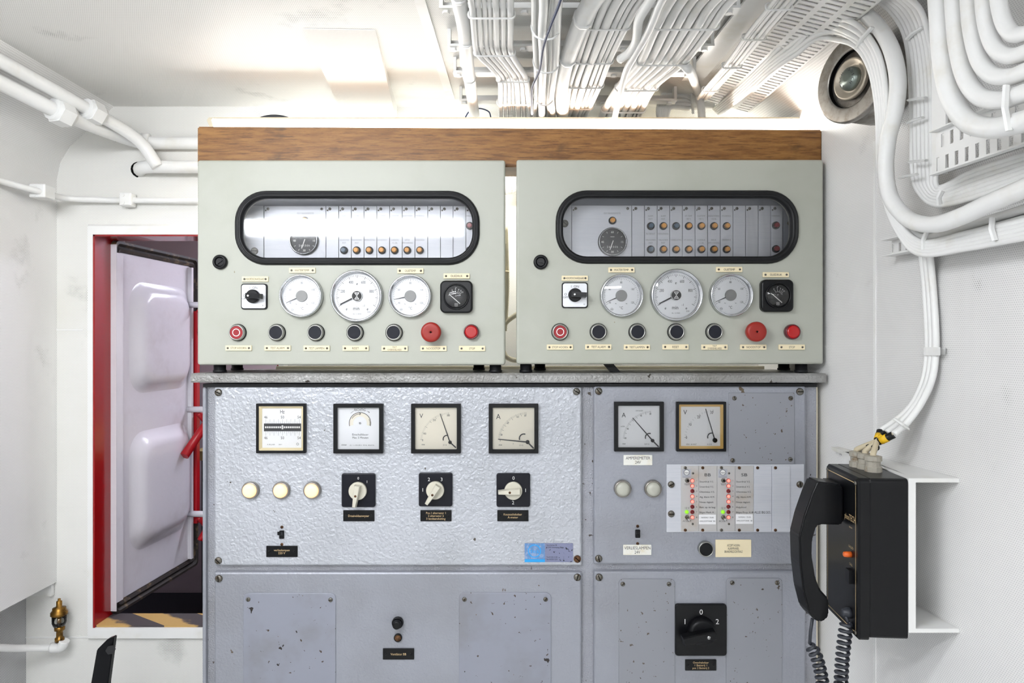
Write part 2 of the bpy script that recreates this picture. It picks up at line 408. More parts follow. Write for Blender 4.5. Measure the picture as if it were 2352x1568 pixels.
struct('wall_rear', MB().box(-1.75, 1.2, -2.6, -2.55, 0, CZ), M['white'], 'white wall at the other end of the room')
def ext(prof, y0, y1, thick, lean=0.0, sign=1):          # (x, z) polyline run along y with thickness
    mb = MB()
    for (x0, z0), (x1, z1) in zip(prof[:-1], prof[1:]):
        p = []
        for z, x in ((z0, x0), (z1, x1)):
            for y, t in ((y0, 0), (y1, 0), (y1, thick), (y0, thick)):
                p.append((x+lean*y+sign*t, y, z))
        mb.hexa(p)
    return mb
struct('wall_left', ext([(-1.08, ZC-0.57), (-1.08, ZC+0.385), (-1.072, ZC+0.425), (-1.05, ZC+0.462), (-0.945, CZ)], -2.55, YB, 0.02, sign=-1), M['perf_yz'],
       'white perforated lining panel with sloped top beside the door')
struct('wall_left_lower', MB().box(-1.18, -1.153, -2.55, YB, 0, CZ-0.3), M['perf_grey'], 'grey perforated wall in the recess below the lining panel')
struct('wall_right', ext([(WR0, 0), (WR0, ZC+0.485), (WR0-0.095, CZ)], -2.55, YB, 0.03, WRK), M['perf_yz'], 'white perforated side wall carrying the black phone')
tr = MB(); y2 = wallpt(2010, 900, 0).y
tr.hexa([(WR0+WRK*(y2+dy)-dx, y2+dy, z) for z in (0.02, ZC+0.35) for dy, dx in ((-0.003, 0.0), (0.003, 0.0), (0.003, 0.0015), (-0.003, 0.0015))])
struct('trim_1', tr, M['white'], 'thin vertical cover strip on the perforated side wall')
bt = MB(); a, b = ceil(962, -10, 0.557), ceil(1036, 225, 0.557)
bt.hexa([(x+dx, y, z) for z in (CZ-0.004, CZ) for x, y, dx in ((a.x, a.y, -0.009), (b.x, b.y, -0.009), (b.x, b.y, 0.009), (a.x, a.y, 0.009))])
struct('trim_2', bt, M['white'], 'flat white batten along the ceiling beside the cables')
sm = MB().box(-1.08, OX0-0.03, YB-0.0015, YB, ZC+0.026, ZC+0.029).box(-1.153, OX0+0.5, YB-0.002, YB, 0.697, 0.700)
struct('trim_3', sm, M['white'], 'thin horizontal sheet seam beside and below the door')
lr = MB().box(-1.153, -1.085, YB-0.012, YB-0.002, 0.80, 0.83)
struct('trim_4', lr, M['white'], 'small ledge under the lining panel corner')
# wedge-shaped canvas duct on the ceiling
n0, n1 = ceil(697, 65, 0.557), ceil(862, 68, 0.557)
du = MB(); zf = CZ-0.040
du.hexa([(n0.x, n0.y, CZ-0.0012), (n1.x, n1.y, CZ-0.0012), (-0.273, YB, zf), (-0.393, YB, zf), (n0.x, n0.y, CZ), (n1.x, n1.y, CZ), (-0.273, YB, CZ), (-0.393, YB, CZ)])
tag(obj('ceiling_duct', du, M['canvas']), 'white canvas covered duct sloping down from the ceiling', 'duct')
# sheets showing between the cables above the light
tag(obj('trim_5', MB().box(0.055, 0.17, 1.49, 1.615, CZ-0.10, CZ-0.095), M['hatchgreen']), 'dark green mesh sheet showing between the cables', None, None, 'structure')
tag(obj('trim_6', MB().box(0.24, 0.44, 1.50, 1.615, CZ-0.105, CZ-0.10), M['tan']), 'tan mesh sheet showing behind the looped cables', None, None, 'structure')
# next compartment
nx = MB().box(-1.75, 0.3, 3.0, 3.05, 0, 2.2).box(-1.75, -1.7, YB+0.066, 3.0, 0, 2.2).box(0.3, 0.35, YB+0.066, 3.05, 0, 2.2)
struct('wall_next_room', nx, M['pink'], 'pinkish grey walls of the compartment behind the door')
struct('ceiling_next_room', MB().box(-1.75, 0.35, YB+0.066, 3.05, 1.96, 2.0), M['pink'], 'ceiling of the compartment behind the door')
struct('floor_next_room', MB().box(-1.69, 0.29, YB+0.07, 2.99, 0.001, 0.30), M['darkblue'], 'dark raised deck behind the door')
cs = thing('machine_casing', 'dark navy machine casing seen through the open door', 'machine', (-0.5, 2.5, 0.3))
obj('casing_body', MB().box(-1.0, 0.2, 2.2, 2.95, 0.301, 1.02), M['darkblue'], cs)
obj('casing_lid', MB().box(-1.02, 0.22, 2.18, 2.96, 1.02, 1.05), M['tan'], cs)
obj('hose', MB().tube(catmull([(-0.86, 2.19, 0.31), (-0.86, 2.16, 0.62), (-0.84, 2.17, 0.85), (-0.80, 2.19, 0.98)]), 0.012), M['cordgrey'], cs)
def tube_light(name, label, x0, x1, y, z, wd, material, group=None):
    t = thing(name, label, 'ceiling light', ((x0+x1)/2, y, z), group)
    obj('housing', MB().box(x0, x1, y-wd*0.6, y+wd*0.6, z-0.02, z), M['white'], t)
    loops = []
    d = MB()
    for x in (x0+0.03, x1-0.03):
        loops.append([(x, y-wd/2+wd*k/8, z-0.021-0.05*math.sin(math.pi*k/8)) for k in range(9)])
    d.loft([L+[(L[0][0], y, z-0.021)] for L in loops]); obj('diffuser', d, material, t)
    for x in (x0+0.015, x1-0.015):
        obj('end_cap', MB().box(x-0.015, x+0.015, y-wd*0.55, y+wd*0.55, z-0.075, z-0.02), M['white'], t)
    return t
hl_ = tube_light('tube_light', 'long hanging tube light reflected in the cabinet window beside the door', -1.06, -0.16, 0.0, ZC+0.485, 0.12, M['lamp_room'])
for x in (-0.9, -0.3): obj('hanger_rod', MB().tube([(x, 0.0, ZC+0.485), (x, 0.0, CZ)], 0.006, 8), M['white'], hl_)
tube_light('tube_light', 'fill tube light added on the ceiling above the viewer', -0.92, -0.16, 0.36, CZ, 0.12, M['lamp_room'])  # added fill lamp out of view, placed clear of the window reflections
tube_light('tube_light', 'added ceiling tube light at the far end of the room', -0.6, 0.75, -1.95, CZ, 0.14, M['lamp_room'])  # another added lamp behind the viewer, unseen, for more room light
tube_light('tube_light', 'tube light on the ceiling of the compartment behind the door', -0.75, 0.15, 2.55, 1.96, 0.12, M['lamp_next'])
# ---------------------------------------------------------------- door
dr = thing('door_1', 'open white steel door in red jamb left of the control cabinets', None, (OX0, YB, OZ0), kind='structure')
e = 0.003
obj('jamb', MB().box(OX0-0.001, OX0+0.004, YB-0.010, YB+0.0655, OZ0, OZ1), M['jamb_red'], dr, 'glossy red painted jamb')
obj('jamb', MB().box(OX1-0.004, OX1+0.001, YB-0.010, YB+0.0655, OZ0, OZ1), M['jamb_red'], dr)
obj('head', MB().box(OX0, OX1, YB-0.010, YB+0.0655, OZ1-0.004, OZ1+0.001), M['jamb_red'], dr)
obj('sill', MB().box(OX0, OX1, YB-0.006, YB+0.066, OZ0-0.001, OZ0+0.004), M['sill'], dr, 'worn yellow and black striped sill')
fr = MB()
def wedge_frame(mb, x0, x1, z0, z1, wd, y0, y1):
    o = [(x0-wd[0], z0-wd[1]), (x1+wd[0], z0-wd[1]), (x1+wd[0], z1+wd[2]), (x0-wd[0], z1+wd[2])]
    i = [(x0, z0), (x1, z0), (x1, z1), (x0, z1)]
    q = 0.006
    oo = [(x0-wd[0]+q, z0-wd[1]+q), (x1+wd[0]-q, z0-wd[1]+q), (x1+wd[0]-q, z1+wd[2]-q), (x0-wd[0]+q, z1+wd[2]-q)]
    mb.loft([[(x, y1, z) for x, z in o], [(x, y0, z) for x, z in oo], [(x, y0, z) for x, z in i], [(x, y1, z) for x, z in i]], closed=True)
wedge_frame(fr, OX0, OX1, OZ0, OZ1, (0.018, 0.030, 0.026), YB-0.012, YB)
obj('coaming', fr, M['white'], dr)
# leaf, built flat in a local frame and turned
HX, HY = OX0+0.006, YB+0.067
DWd = 0.372; DZ0, DZ1 = OZ0+0.004, OZ1-0.004
lf = thing('door_leaf', None, None, (HX, HY, DZ0)); lf.parent = dr; lf.location = Vector((HX, HY, DZ0))-W[dr.name]
def LM(): return MB()
hx, hy, hz = HX, HY, DZ0
Hh = DZ1-DZ0
def lobj(name, mb, m, lab=None): return obj(name, mb, m, lf, lab)
sheet = MB().rbox(DWd-0.022, Hh-0.05, 0.02, hy-0.004, hy+0.010, 0.003, hx+DWd/2-0.008, hz+Hh/2)
def bulge(mb, x0, x1, z0, z1):
    w_, h_ = x1-x0, z1-z0; cx, cz = (x0+x1)/2, (z0+z1)/2
    L = []
    for q, y in ((0, 0.0), (0.010, -0.003), (0.022, -0.014), (0.034, -0.022), (0.046, -0.024), (0.07, -0.0245)):
        L.append([(x, hy-0.004+y, z) for x, z in rr(w_-2*q, h_-2*q, 0.06-q*0.5, 6, cx, cz)])
    mb.loft(L, cap0=False, sm=True)
lobj('leaf_sheet', sheet, M['leaf'])
b1 = MB(); bulge(b1, hx+0.05, hx+0.335, ZC-0.135, ZC+0.155); lobj('pressed_panel', b1, M['leaf'])
b2 = MB(); bulge(b2, hx+0.05, hx+0.335, ZC-0.545, ZC-0.235); lobj('pressed_panel', b2, M['leaf'])
lobj('stiffener', MB().box(hx+DWd-0.045, hx+DWd-0.035, hy-0.016, hy-0.004, hz+0.03, hz+Hh-0.03), M['leaf'])
gk = MB()
gk.loft([[(x, y, z) for x, z in rr(ww, hh, r_, 4, hx+DWd/2-0.006, hz+Hh/2)] for ww, hh, r_, y in ((DWd+0.012, Hh, 0.012, hy+0.012), (DWd+0.012, Hh, 0.012, hy-0.012), (DWd+0.002, Hh-0.012, 0.012, hy-0.012), (DWd-0.004, Hh-0.022, 0.012, hy-0.004), (DWd-0.012, Hh-0.036, 0.012, hy-0.010), (DWd-0.022, Hh-0.05, 0.012, hy-0.006), (DWd-0.022, Hh-0.05, 0.012, hy+0.012))], closed=True)
lobj('gasket_channel', gk, M['gasket'])
lobj('edge_strip', MB().box(hx-0.013, hx+0.013, hy-0.0135, hy-0.0118, hz+0.03, hz+Hh-0.03), M['leaf'])
lobj('edge_cap', MB().box(hx-0.0135, hx-0.0121, hy-0.0135, hy+0.0125, hz+0.01, hz+Hh-0.01), M['leaf'])
rx = hx+DWd-0.026
rx = hx+0.350
lobj('locking_rod', MB().box(rx-0.008, rx+0.008, hy-0.024, hy-0.014, ZC-0.54, ZC+0.09), M['handle_red'])
for zz in (ZC+0.108, ZC-0.20, ZC-0.508):
    lobj('dog_peg', MB().tube([(rx-0.022, hy-0.003, zz), (rx-0.022, hy-0.070, zz)], 0.009, 10), M['leaf'])
    lobj('dog_link', MB().tube(catmull([(rx-0.01, hy-0.030, zz-0.012), (rx+0.004, hy-0.046, zz-0.045), (rx-0.004, hy-0.032, zz-0.082)]), 0.009, 8), M['handle_red'])
lobj('lever', MB().tube([(rx+0.02, hy-0.085, ZC-0.185), (rx-0.035, hy-0.056, ZC-0.255), (rx-0.098, hy-0.036, ZC-0.325)], [0.010, 0.012, 0.013], 10), M['handle_red'])
lf.rotation_euler = (0, 0, math.radians(86.2))
lf.name = 'leaf'
# ================================================================ pipes on the wall beside and above the door
def extr(a, b, k): return a+(a-b)*k
a0, a1, a2, a3 = P(0, 140, 1.27), P(215, 258, 1.465), P(330, 335, 1.565), P(362, 383, 1.578)
pa = thing('pipe', 'upper white pipe bending down beside the door corner, with hexagon nut', 'pipe', a1)
obj('pipe_run', MB().tube(catmull([a0+Vector((-0.010, -0.92, 0.035)), a0+Vector((-0.012, -0.88, 0.004)), a0+Vector((-0.012, -0.25, 0)), a0, a1, P(290, 302, 1.535), a2, a3], 6), 0.0135, 12), M['white'], pa)
def nut(parent, p, d, r, l):
    d = d.normalized(); path = [p-d*l/2, p+d*l/2]
    obj('hex_nut', MB().tube(path, r, 6), M['white'], parent)
    obj('collar', MB().tube([p-d*(l/2+0.008), p+d*(l/2+0.006)], r*0.84, 14), M['white'], parent)
nut(pa, a1, a1-a0, 0.025, 0.026)
c0, c1, c2, c3 = P(0, 190, 1.29), P(142, 260, 1.41), P(290, 318, 1.578), P(350, 328, 1.600)
pb = thing('pipe', 'lower white pipe with hexagon nut running on behind the wooden board', 'pipe', c1)
obj('pipe_run', MB().tube(catmull([c0+Vector((-0.006, -0.92, 0.050)), c0+Vector((-0.010, -0.86, 0.006)), c0+Vector((-0.010, -0.25, 0)), c0, c1, c2, c3, P(450, 328, 1.602), P(700, 328, 1.602)], 6), 0.0150, 12), M['white'], pb)
nut(pb, c1, c1-c0, 0.027, 0.028)
obj('coupling', MB().tube([P(326, 326, 1.596), P(344, 328, 1.600)], 0.021, 14), M['white'], pb)
pc = thing('pipe', 'short white pipe along the back wall just under the other two', 'pipe', P(400, 383, 1.59))
obj('pipe_run', MB().tube(catmull([P(322, 391, 1.618), P(324, 386, 1.60), P(345, 383, 1.592), P(400, 383, 1.59), P(700, 383, 1.59)], 5), 0.0150, 12), M['white'], pc)
obj('wall_hole', MB().tube([P(321, 390, 1.6185), P(321, 390, 1.6205)], 0.019, 16), M['slot'], pc)
pd = thing('pipe', 'thin white conduit with square clamps crossing above the door frame', 'pipe', P(300, 460, 1.6))
t0, t1 = P(0, 415, 1.42), P(95, 441, 1.50)
obj('pipe_run', MB().tube(catmull([t0+Vector((-0.01, -1.4, 0.0)), t0+Vector((-0.008, -0.2, 0)), t0, t1, P(150, 455, 1.585), P(230, 459, 1.602), P(300, 460, 1.604), P(460, 461, 1.604), P(650, 461, 1.604)], 6), 0.0068, 10), M['white'], pd)
k1 = P(97, 441, 1.512)
for key, c, sz in (('a', k1, (0.036, 0.030, 0.030)), ('b', P(293, 459, 1.602), (0.028, 0.020, 0.031))):
    cl = MB(); cl.rbox(sz[0], sz[2], 0.003, c.y-sz[1]*0.6, c.y+sz[1]*0.5, 0.003, c.x, c.z)
    k = obj('clamp', cl, M['white'], pd)
    for s in (-1, 1):
        obj('clamp_screw', MB().tube([(c.x-0.004, c.y-sz[1]*0.6-0.002, c.z+s*0.009), (c.x-0.004, c.y-sz[1]*0.6+0.001, c.z+s*0.009)], 0.004, 8), M['white'], k)
# drip oiler on its small pipe
oy = 1.585
po = thing('drip_oiler', 'brass and glass drip oiler on a thin grey pipe below the lining panel', 'oiler', P(137, 1480, oy))
el = P(148, 1474, oy); lo_ = P(0, 1487, oy)
obj('pipe_run', MB().tube(catmull([P(-260, 1470, 1.25), P(0, 1487, 1.49), P(60, 1488, 1.55), P(112, 1487, oy), P(140, 1484, oy), P(147, 1472, oy)], 5), 0.0082, 10), M['white'], po)
obj('elbow', MB().tube(catmull([P(118, 1487, oy), P(140, 1485, oy), P(148, 1470, oy)], 5), 0.0115, 12), M['white'], po)
def zl(mb, u, prof, y):
    c = P(u, 0, y).x; n = 16
    loops = [[(c+r*math.cos(2*math.pi*k/n), y+r*math.sin(2*math.pi*k/n), P(u, v, y).z) for k in range(n)] for r, v in prof]
    return mb.loft(loops, sm=True)
obj('valve_body', zl(MB(), 137, [(0.010, 1472), (0.010, 1464), (0.007, 1462), (0.007, 1448), (0.011, 1446), (0.011, 1438), (0.006, 1436)], oy), M['brass'], po)
obj('sight_glass', zl(MB(), 136, [(0.013, 1436), (0.015, 1428), (0.015, 1414)], oy), M['clearcup'], po)
obj('inner_stem', zl(MB(), 136, [(0.0045, 1440), (0.0045, 1412)], oy), M['brass'], po)
obj('cap', zl(MB(), 136, [(0.012, 1414), (0.018, 1411), (0.018, 1405), (0.014, 1400), (0.014, 1395), (0.006, 1393), (0.006, 1380), (0.003, 1379), (0.003, 1374)], oy), M['brass'], po)
# black lever
ly = 1.36
lv = thing('foot_lever', 'black flat steel lever standing below the door', 'lever', (P(220, 1568, ly).x, ly, 0.0))
q = lambda u, v: (P(u, v, ly).x, P(u, v, ly).z)
bl = prism([q(196, 1640), q(182, 2300), q(232, 2300), q(248, 1570), q(262, 1462), q(246, 1468), q(222, 1492)], ly, ly+0.012, 0.0015)
obj('bar', bl, M['blacksoft'], lv)
obj('pivot_bolt', MB().tube([P(254, 1492, ly-0.008), P(254, 1492, ly+0.02)], 0.009, 6), M['black'], lv)
obj('foot_plate', MB().box(q(182, 2300)[0]-0.02, q(232, 2300)[0]+0.02, ly-0.04, ly+0.06, 0.0, 0.012).box(q(182, 2300)[0], q(232, 2300)[0], ly, ly+0.012, 0.01, q(182, 2299)[1]), M['blacksoft'], lv)
# ================================================================ control cabinets
# shared small meshes: origin on the mounting surface, front towards -Y
def screw_mesh(r, slot=0.8, dome=0.35):
    def fn(mb):
        mb.lathe([(r, 0.001), (r, -r*0.25), (r*0.8, -r*(0.25+dome*0.7)), (r*0.35, -r*(0.25+dome))], 14)
        mb.add([(-r*0.8, -r*(0.27+dome), -r*0.12), (r*0.8, -r*(0.27+dome), -r*0.12), (r*0.8, -r*(0.27+dome), r*0.12), (-r*0.8, -r*(0.27+dome), r*0.12)], [(0, 1, 2, 3)], 1)
    return fn
def screw(parent, p, r, key='screw', mt='screw', ang=None):
    return put(key if key in ('screw', 'bolt') else 'screw', ('screw', round(r, 5), mt), screw_mesh(r), [M[mt], M['slot']], parent, p, (0, math.radians(random.uniform(0, 180) if ang is None else ang), 0))
def plate(parent, p, w_, h_, lines, mt, ink, th=0.0025, hcap=0.0042, screws=None, wmax=None, gap=1.5, sc_mt='screw', lw=None):
    o = put('nameplate', ('plate', round(w_, 4), round(h_, 4), mt), lambda mb: mb.rbox(w_, h_, 0.0006, -th, 0.0004, 0.0004, seg=1), M[mt], parent, p)
    mb = MB(); n = len(lines)
    for i, t in enumerate(lines):
        z = (n-1)/2*hcap*gap-i*hcap*gap
        ww = None
        vv, _ = text_mesh(t)
        nat = (max(q[0] for q in vv)-min(q[0] for q in vv))*hcap/0.70*0.82
        lim = (wmax or w_*0.86)
        mb.text(t, 0, z, hcap, min(nat, lim) if lw is None else lw[i], -th-0.0002)
    mb.flat = True
    me = mb.mesh('lettering', M[ink])[0]
    l = bpy.data.objects.new('lettering', me); link(l, o, Vector(p))
    if screws:
        for s in (-1, 1): screw(o, Vector(p)+Vector((s*screws, -th, 0)), 0.0021, mt=sc_mt)
    return o
def lettering(parent, p, fn, mt, name='lettering'):
    mb = MB(); fn(mb); mb.flat = True
    o = bpy.data.objects.new(name, mb.mesh(name, mt)[0]); link(o, parent, Vector(p)); return o
def pol(r, a): return r*math.cos(math.radians(a)), r*math.sin(math.radians(a))
def round_gauge(par, p, R, kind, val, strong):
    ink = M['ink'] if strong else M['inkgrey']
    g = put('gauge', ('gauge', kind), lambda mb: mb.ring([(R, 0.001), (R, -0.008), (R*0.985, -0.012), (R*0.95, -0.014), (R*0.915, -0.013), (R*0.90, -0.009), (R*0.885, -0.009), (R*0.87, -0.002), (R*0.87, 0.001)], 40), M['chrome'], par, p)
    put('dial', ('dial', kind), lambda mb: mb.lathe([(R*0.885, 0.0005), (R*0.885, -0.002)], 36, sm=False), M['dial'], g, p)
    rd = R*0.83
    def pr(mb):
        y = -0.0024
        if kind == 'tacho':
            for i in range(51):
                a = 209-238*i/50; big = i % 5 == 0
                L = 0.13 if big else 0.07
                x0, z0 = pol(rd*0.97, a); x1, z1 = pol(rd*(0.97-L), a); mb.bar(x0, z0, x1, z1, 0.0005 if not big else 0.0008, y)
            for t, i in (('200', 10), ('400', 20), ('600', 30), ('800', 40)):
                x, z = pol(rd*0.70, 209-238*i/50); mb.text(t, x, z, rd*0.135, y=y, xs=0.72)
            mb.text('min', -rd*0.04, -rd*0.56, rd*0.17, y=y, xs=0.85); mb.text('-1', rd*0.30, -rd*0.44, rd*0.10, y=y)
            mb.text('20', *pol(rd*0.84, 207), rd*0.07, y=y)
            mb.text('DX', rd*0.55, -rd*0.73, rd*0.07, y=y); mb.text('KL. 1,5 VDO', 0, -rd*0.82, rd*0.05, y=y)
            for a in (90, 232, 308):
                x, z = pol(rd*0.55 if a == 90 else rd*0.78, a); mb.arc(x, z, rd*0.03, 0, 300, rd*0.025, y, n=6)
        else:
            for i in range(41):
                a = 211-242*i/40; big = i % 5 == 0
                L = 0.14 if i % 10 == 0 else 0.10 if big else 0.07
                x0, z0 = pol(rd*0.98, a); x1, z1 = pol(rd*(0.98-L), a); mb.bar(x0, z0, x1, z1, 0.0004, y)
            for t, i in (('40', 0), ('60', 10), ('80', 20), ('100', 30), ('120', 40)):
                x, z = pol(rd*0.74, 211-242*i/40); mb.text(t, x, z, rd*0.115, y=y, xs=0.75)
            mb.text('°C', 0, -rd*0.68, rd*0.15, y=y, xs=0.9)
            mb.arc(-rd*0.52, -rd*0.76, rd*0.07, 0, 360, rd*0.012, y, n=10); mb.bar(-rd*0.57, -rd*0.76, -rd*0.47, -rd*0.76, rd*0.02, y)
            for s in (-1, 1): mb.arc(s*rd*0.30, -rd*0.42, rd*0.035, 180, 330, rd*0.02, y, n=6)
    lettering(g, p, pr, ink, 'dial_print')
    a = (209-238*val) if kind == 'tacho' else (211-242*val)
    nm = MB(); x1, z1 = pol(rd*(0.86 if kind == 'tacho' else 0.93), a); x0, z0 = pol(rd*0.1, a)
    if kind == 'tacho': nm.bar(x0, z0, x1, z1, 0.0030, -0.0042, w2=0.0022)
    else: nm.bar(x0, z0, x1, z1, 0.0022, -0.0042, w2=0.0007)
    n = bpy.data.objects.new('needle', nm.mesh('needle', M['ink'])[0]); link(n, g, Vector(p))
    if kind == 'tacho':
        put('hub', 'tachohub', lambda mb: mb.lathe([(R*0.205, -0.0024), (R*0.205, -0.0052)], 28, sm=False), M['black'], g, p)
        def em(mb):
            mb.arc(0, 0, R*0.195, 0, 360, R*0.018, -0.0056, n=28); q = R*0.085; h = R*0.125
            for s in (1, -1):
                mb.bar(-q, s*h, q, s*h, R*0.026, -0.0056); mb.bar(-q, s*h, 0, s*0.01*R, R*0.026, -0.0056); mb.bar(q, s*h, 0, s*0.01*R, R*0.026, -0.0056)
                mb.bar(-q*0.4, s*h*0.66, q*0.4, s*h*0.66, R*0.02, -0.0056)
        lettering(g, p, em, M['print_white'], 'emblem')
    else:
        put('hub', 'temphub', lambda mb: mb.lathe([(R*0.265, -0.0024), (R*0.265, -0.0048), (R*0.25, -0.0055)], 28), M['hubgrey'], g, p)
    put('cover_glass', ('gglass', kind), lambda mb: mb.lathe([(R*0.89, -0.0085), (R*0.6, -0.0092), (R*0.2, -0.0095)], 32, cap0=False), M['gaugeglass'], g, p)
    return g
def oil_gauge(par, p, s, dirty):
    g = put('oil_gauge', 'oilg', lambda mb: (mb.rbox(s, s, s*0.16, -0.012, 0.001, 0.003, seg=5), mb.ring([(s*0.40, -0.0115), (s*0.40, -0.015), (s*0.375, -0.017), (s*0.355, -0.014), (s*0.355, -0.0115)], 32)), M['blacksoft'], par, p)
    put('dial', 'oildial', lambda mb: mb.lathe([(s*0.355, -0.0118), (s*0.355, -0.0125)], 32, sm=False), M['black'], g, p)
    y = -0.0128
    def pr(mb):
        for t, a in (('2', 122), ('4', 96), ('6', 70), ('8', 52), ('10', 36)):
            x, z = pol(s*0.235, a); mb.text(t, x, z, s*0.05, y=y); x, z = pol(s*0.19, a); x2, z2 = pol(s*0.155, a); mb.bar(x, z, x2, z2, s*0.012, y)
        for t, a in (('29', 118), ('58', 92), ('87', 66), ('116', 46), ('145', 24)):
            x, z = pol(s*0.125, a); mb.text(t, x, z, s*0.03, y=y)
        mb.text('bar', 0, s*0.28, s*0.03, y=y); mb.text('psi', 0, s*0.03, s*0.03, y=y)
        mb.text('0', -s*0.21, s*0.06, s*0.04, y=y)
        q = s*0.04; c = -s*0.25
        for a_, b_ in (((-q, c-q), (q, c-q)), ((q, c-q), (q, c+q)), ((q, c+q), (-q, c+q)), ((-q, c+q), (-q, c-q)), ((0, c-q*.7), (0, c+q*.7)), ((-q*.7, c), (q*.7, c))): mb.bar(*a_, *b_, s*0.009, y)
    lettering(g, p, pr, M['print_white'], 'dial_print')
    nm = MB(); nm.bar(s*0.12, -s*0.22, -s*0.20, s*0.06, s*0.032, -0.0138, w2=s*0.015)
    n = bpy.data.objects.new('needle', nm.mesh('needle', M['print_white'])[0]); link(n, g, Vector(p))
    put('cover_glass', 'oilglass', lambda mb: mb.lathe([(s*0.36, -0.0145), (s*0.28, -0.0180), (s*0.15, -0.0200), (s*0.05, -0.0206)], 28, cap0=False), M['gaugeglass'], g, p)
    return g
def push_button(par, p, kind):
    r = 0.0155
    b = put('push_button', 'pbring', lambda mb: mb.ring([(r*1.02, 0.001), (r*1.02, -0.005), (r*0.98, -0.0085), (r*0.92, -0.010), (r*0.82, -0.0102), (r*0.80, -0.006), (r*0.80, 0.001)], 30), M['bezelmetal'], par, p)
    put('ring_base', 'pbbase', lambda mb: mb.ring([(r*1.09, 0.0005), (r*1.09, -0.003), (r*1.02, -0.0035), (r*1.02, 0.0005)], 28), M['rubber'], b, p)
    put('cap', ('pbcap', kind), lambda mb: mb.lathe([(r*0.81, 0), (r*0.81, -0.0085), (r*0.77, -0.0095)], 28), M['red' if kind == 'red' else 'btn'], b, p)
    if kind == 'red':
        lettering(b, p, lambda mb: mb.arc(0, 0, r*0.44, 0, 360, r*0.10, -0.0098, n=28), M['print_white'], 'ring_mark')
    return b
def cabinet(side):
    Y0 = 1.331; s = Y0/F
    Lft = side == 'L'
    q = lambda u, v, y=Y0: P(u, v, y)
    x0, x1 = ((452.5, 1160.5) if Lft else (1186, 1892))
    z1, z0 = q(0, 367 if Lft else 366).z, q(0, 838 if Lft else 836).z
    X0, X1 = q(x0, 0).x, q(x1, 0).x
    t = thing('control_cabinet', 'pale grey control cabinet nearer the red door, its window catching a bright light streak' if Lft else 'pale grey control cabinet next to the side wall with the horn, window panel clearly visible',
              'control cabinet', ((X0+X1)/2, 1.40, q(0, 857, 1.33).z+0.001), 'twin control cabinets on the countertop')
    wu0, wu1, wv0, wv1 = (540, 1102, 438, 609) if Lft else (1276, 1834, 437, 606)      # window gasket outline
    WC = q((wu0+wu1)/2, (wv0+wv1)/2); WW = (wu1-wu0)*s; WH = (wv1-wv0)*s; WRr = 72*s
    # door with window hole
    d = MB(); CX, CZ_ = (X0+X1)/2, (z0+z1)/2; DW, DH = X1-X0, z1-z0
    seg = 6
    def out(w_, h_, r_, y): return [(x, y, z) for x, z in rr(w_, h_, r_, seg, CX, CZ_)]
    hw, hh, hr = WW-0.024, WH-0.024, WRr-0.012
    hole = lambda y: [(x, y, z) for x, z in rr(hw, hh, hr, seg, WC.x, WC.z)]
    d.loft([out(DW, DH, 0.005, Y0+0.020), out(DW, DH, 0.005, Y0+0.004), out(DW-0.003, DH-0.003, 0.004, Y0+0.001), out(DW-0.008, DH-0.008, 0.003, Y0), hole(Y0), hole(Y0+0.018), out(DW-0.01, DH-0.01, 0.004, Y0+0.019)], closed=True)
    obj('door', d, M['enclosure'], t)
    # body: open box behind the door
    bx0, bx1, bz0, bz1, by0, by1 = X0+0.004, X1-0.004, z0+0.004, z1-0.009, Y0+0.0205, Y0+0.165
    bd = MB(); k = 0.0025
    bd.box(bx0, bx0+k, by0, by1, bz0, bz1).box(bx1-k, bx1, by0, by1, bz0, bz1).box(bx0+k, bx1-k, by0, by1, bz1-k, bz1).box(bx0+k, bx1-k, by0, by1, bz0, bz0+k).box(bx0+k, bx1-k, by1-k, by1, bz0+k, bz1-k)
    obj('body', bd, M['enclosure'], t)
    # rubber gasket
    g = MB(); o_ = 0.0
    prof = [(WW, WH, 0, Y0-0.0002), (WW-0.002, WH-0.002, -0.001, Y0-0.004), (WW-0.008, WH-0.008, -0.004, Y0-0.0075), (WW-0.0115, WH-0.0115, -0.0058, Y0-0.0072),
            (WW-0.0125, WH-0.0125, -0.0062, Y0-0.0058), (WW-0.0135, WH-0.0135, -0.0068, Y0-0.0072), (WW-0.0150, WH-0.0150, -0.0075, Y0-0.0074), (WW-0.0162, WH-0.0162, -0.0081, Y0-0.0058),
            (WW-0.0175, WH-0.0175, -0.0088, Y0-0.0070), (WW-0.024, WH-0.024, -0.012, Y0-0.0062), (WW-0.029, WH-0.029, -0.0145, Y0-0.002), (WW-0.030, WH-0.030, -0.015, Y0+0.006), (WW-0.0242, WH-0.0242, -0.0121, Y0+0.008), (WW-0.0242, WH-0.0242, -0.0121, Y0-0.0002)]
    g.rframe(prof, WRr, WC.x, WC.z, 10); obj('window_gasket', g, M['rubber'], t)
    gl = MB(); gl.rbox(WW-0.027, WH-0.027, WRr-0.0135, Y0+0.0022, Y0+0.0058, 0, WC.x, WC.z, 8); obj('window_glass', gl, M['glass'], t)
    # panel behind the glass
    Yi = Y0+0.052; qi = lambda u, v: P(u, v, Yi); si = Yi/F
    pu0, pu1 = (607, 1096) if Lft else (1313, 1797)
    pv0, pv1 = (473, 612) if Lft else (472, 612)
    inn = thing('instrument_panel', None, None, qi((pu0+pu1)/2, 540)); inn.parent = t; inn.location = W[inn.name]-W[t.name]
    a, b = qi(pu0, pv0), qi(pu1, pv1)
    lx, rx_ = qi(wu0-10, 0).x, qi(wu1+10, 0).x
    back = MB().box(lx, rx_, Yi+0.004, Yi+0.008, b.z-0.02, qi(0, 425).z)
    obj('backing_sheet', back, M['inner'], t)
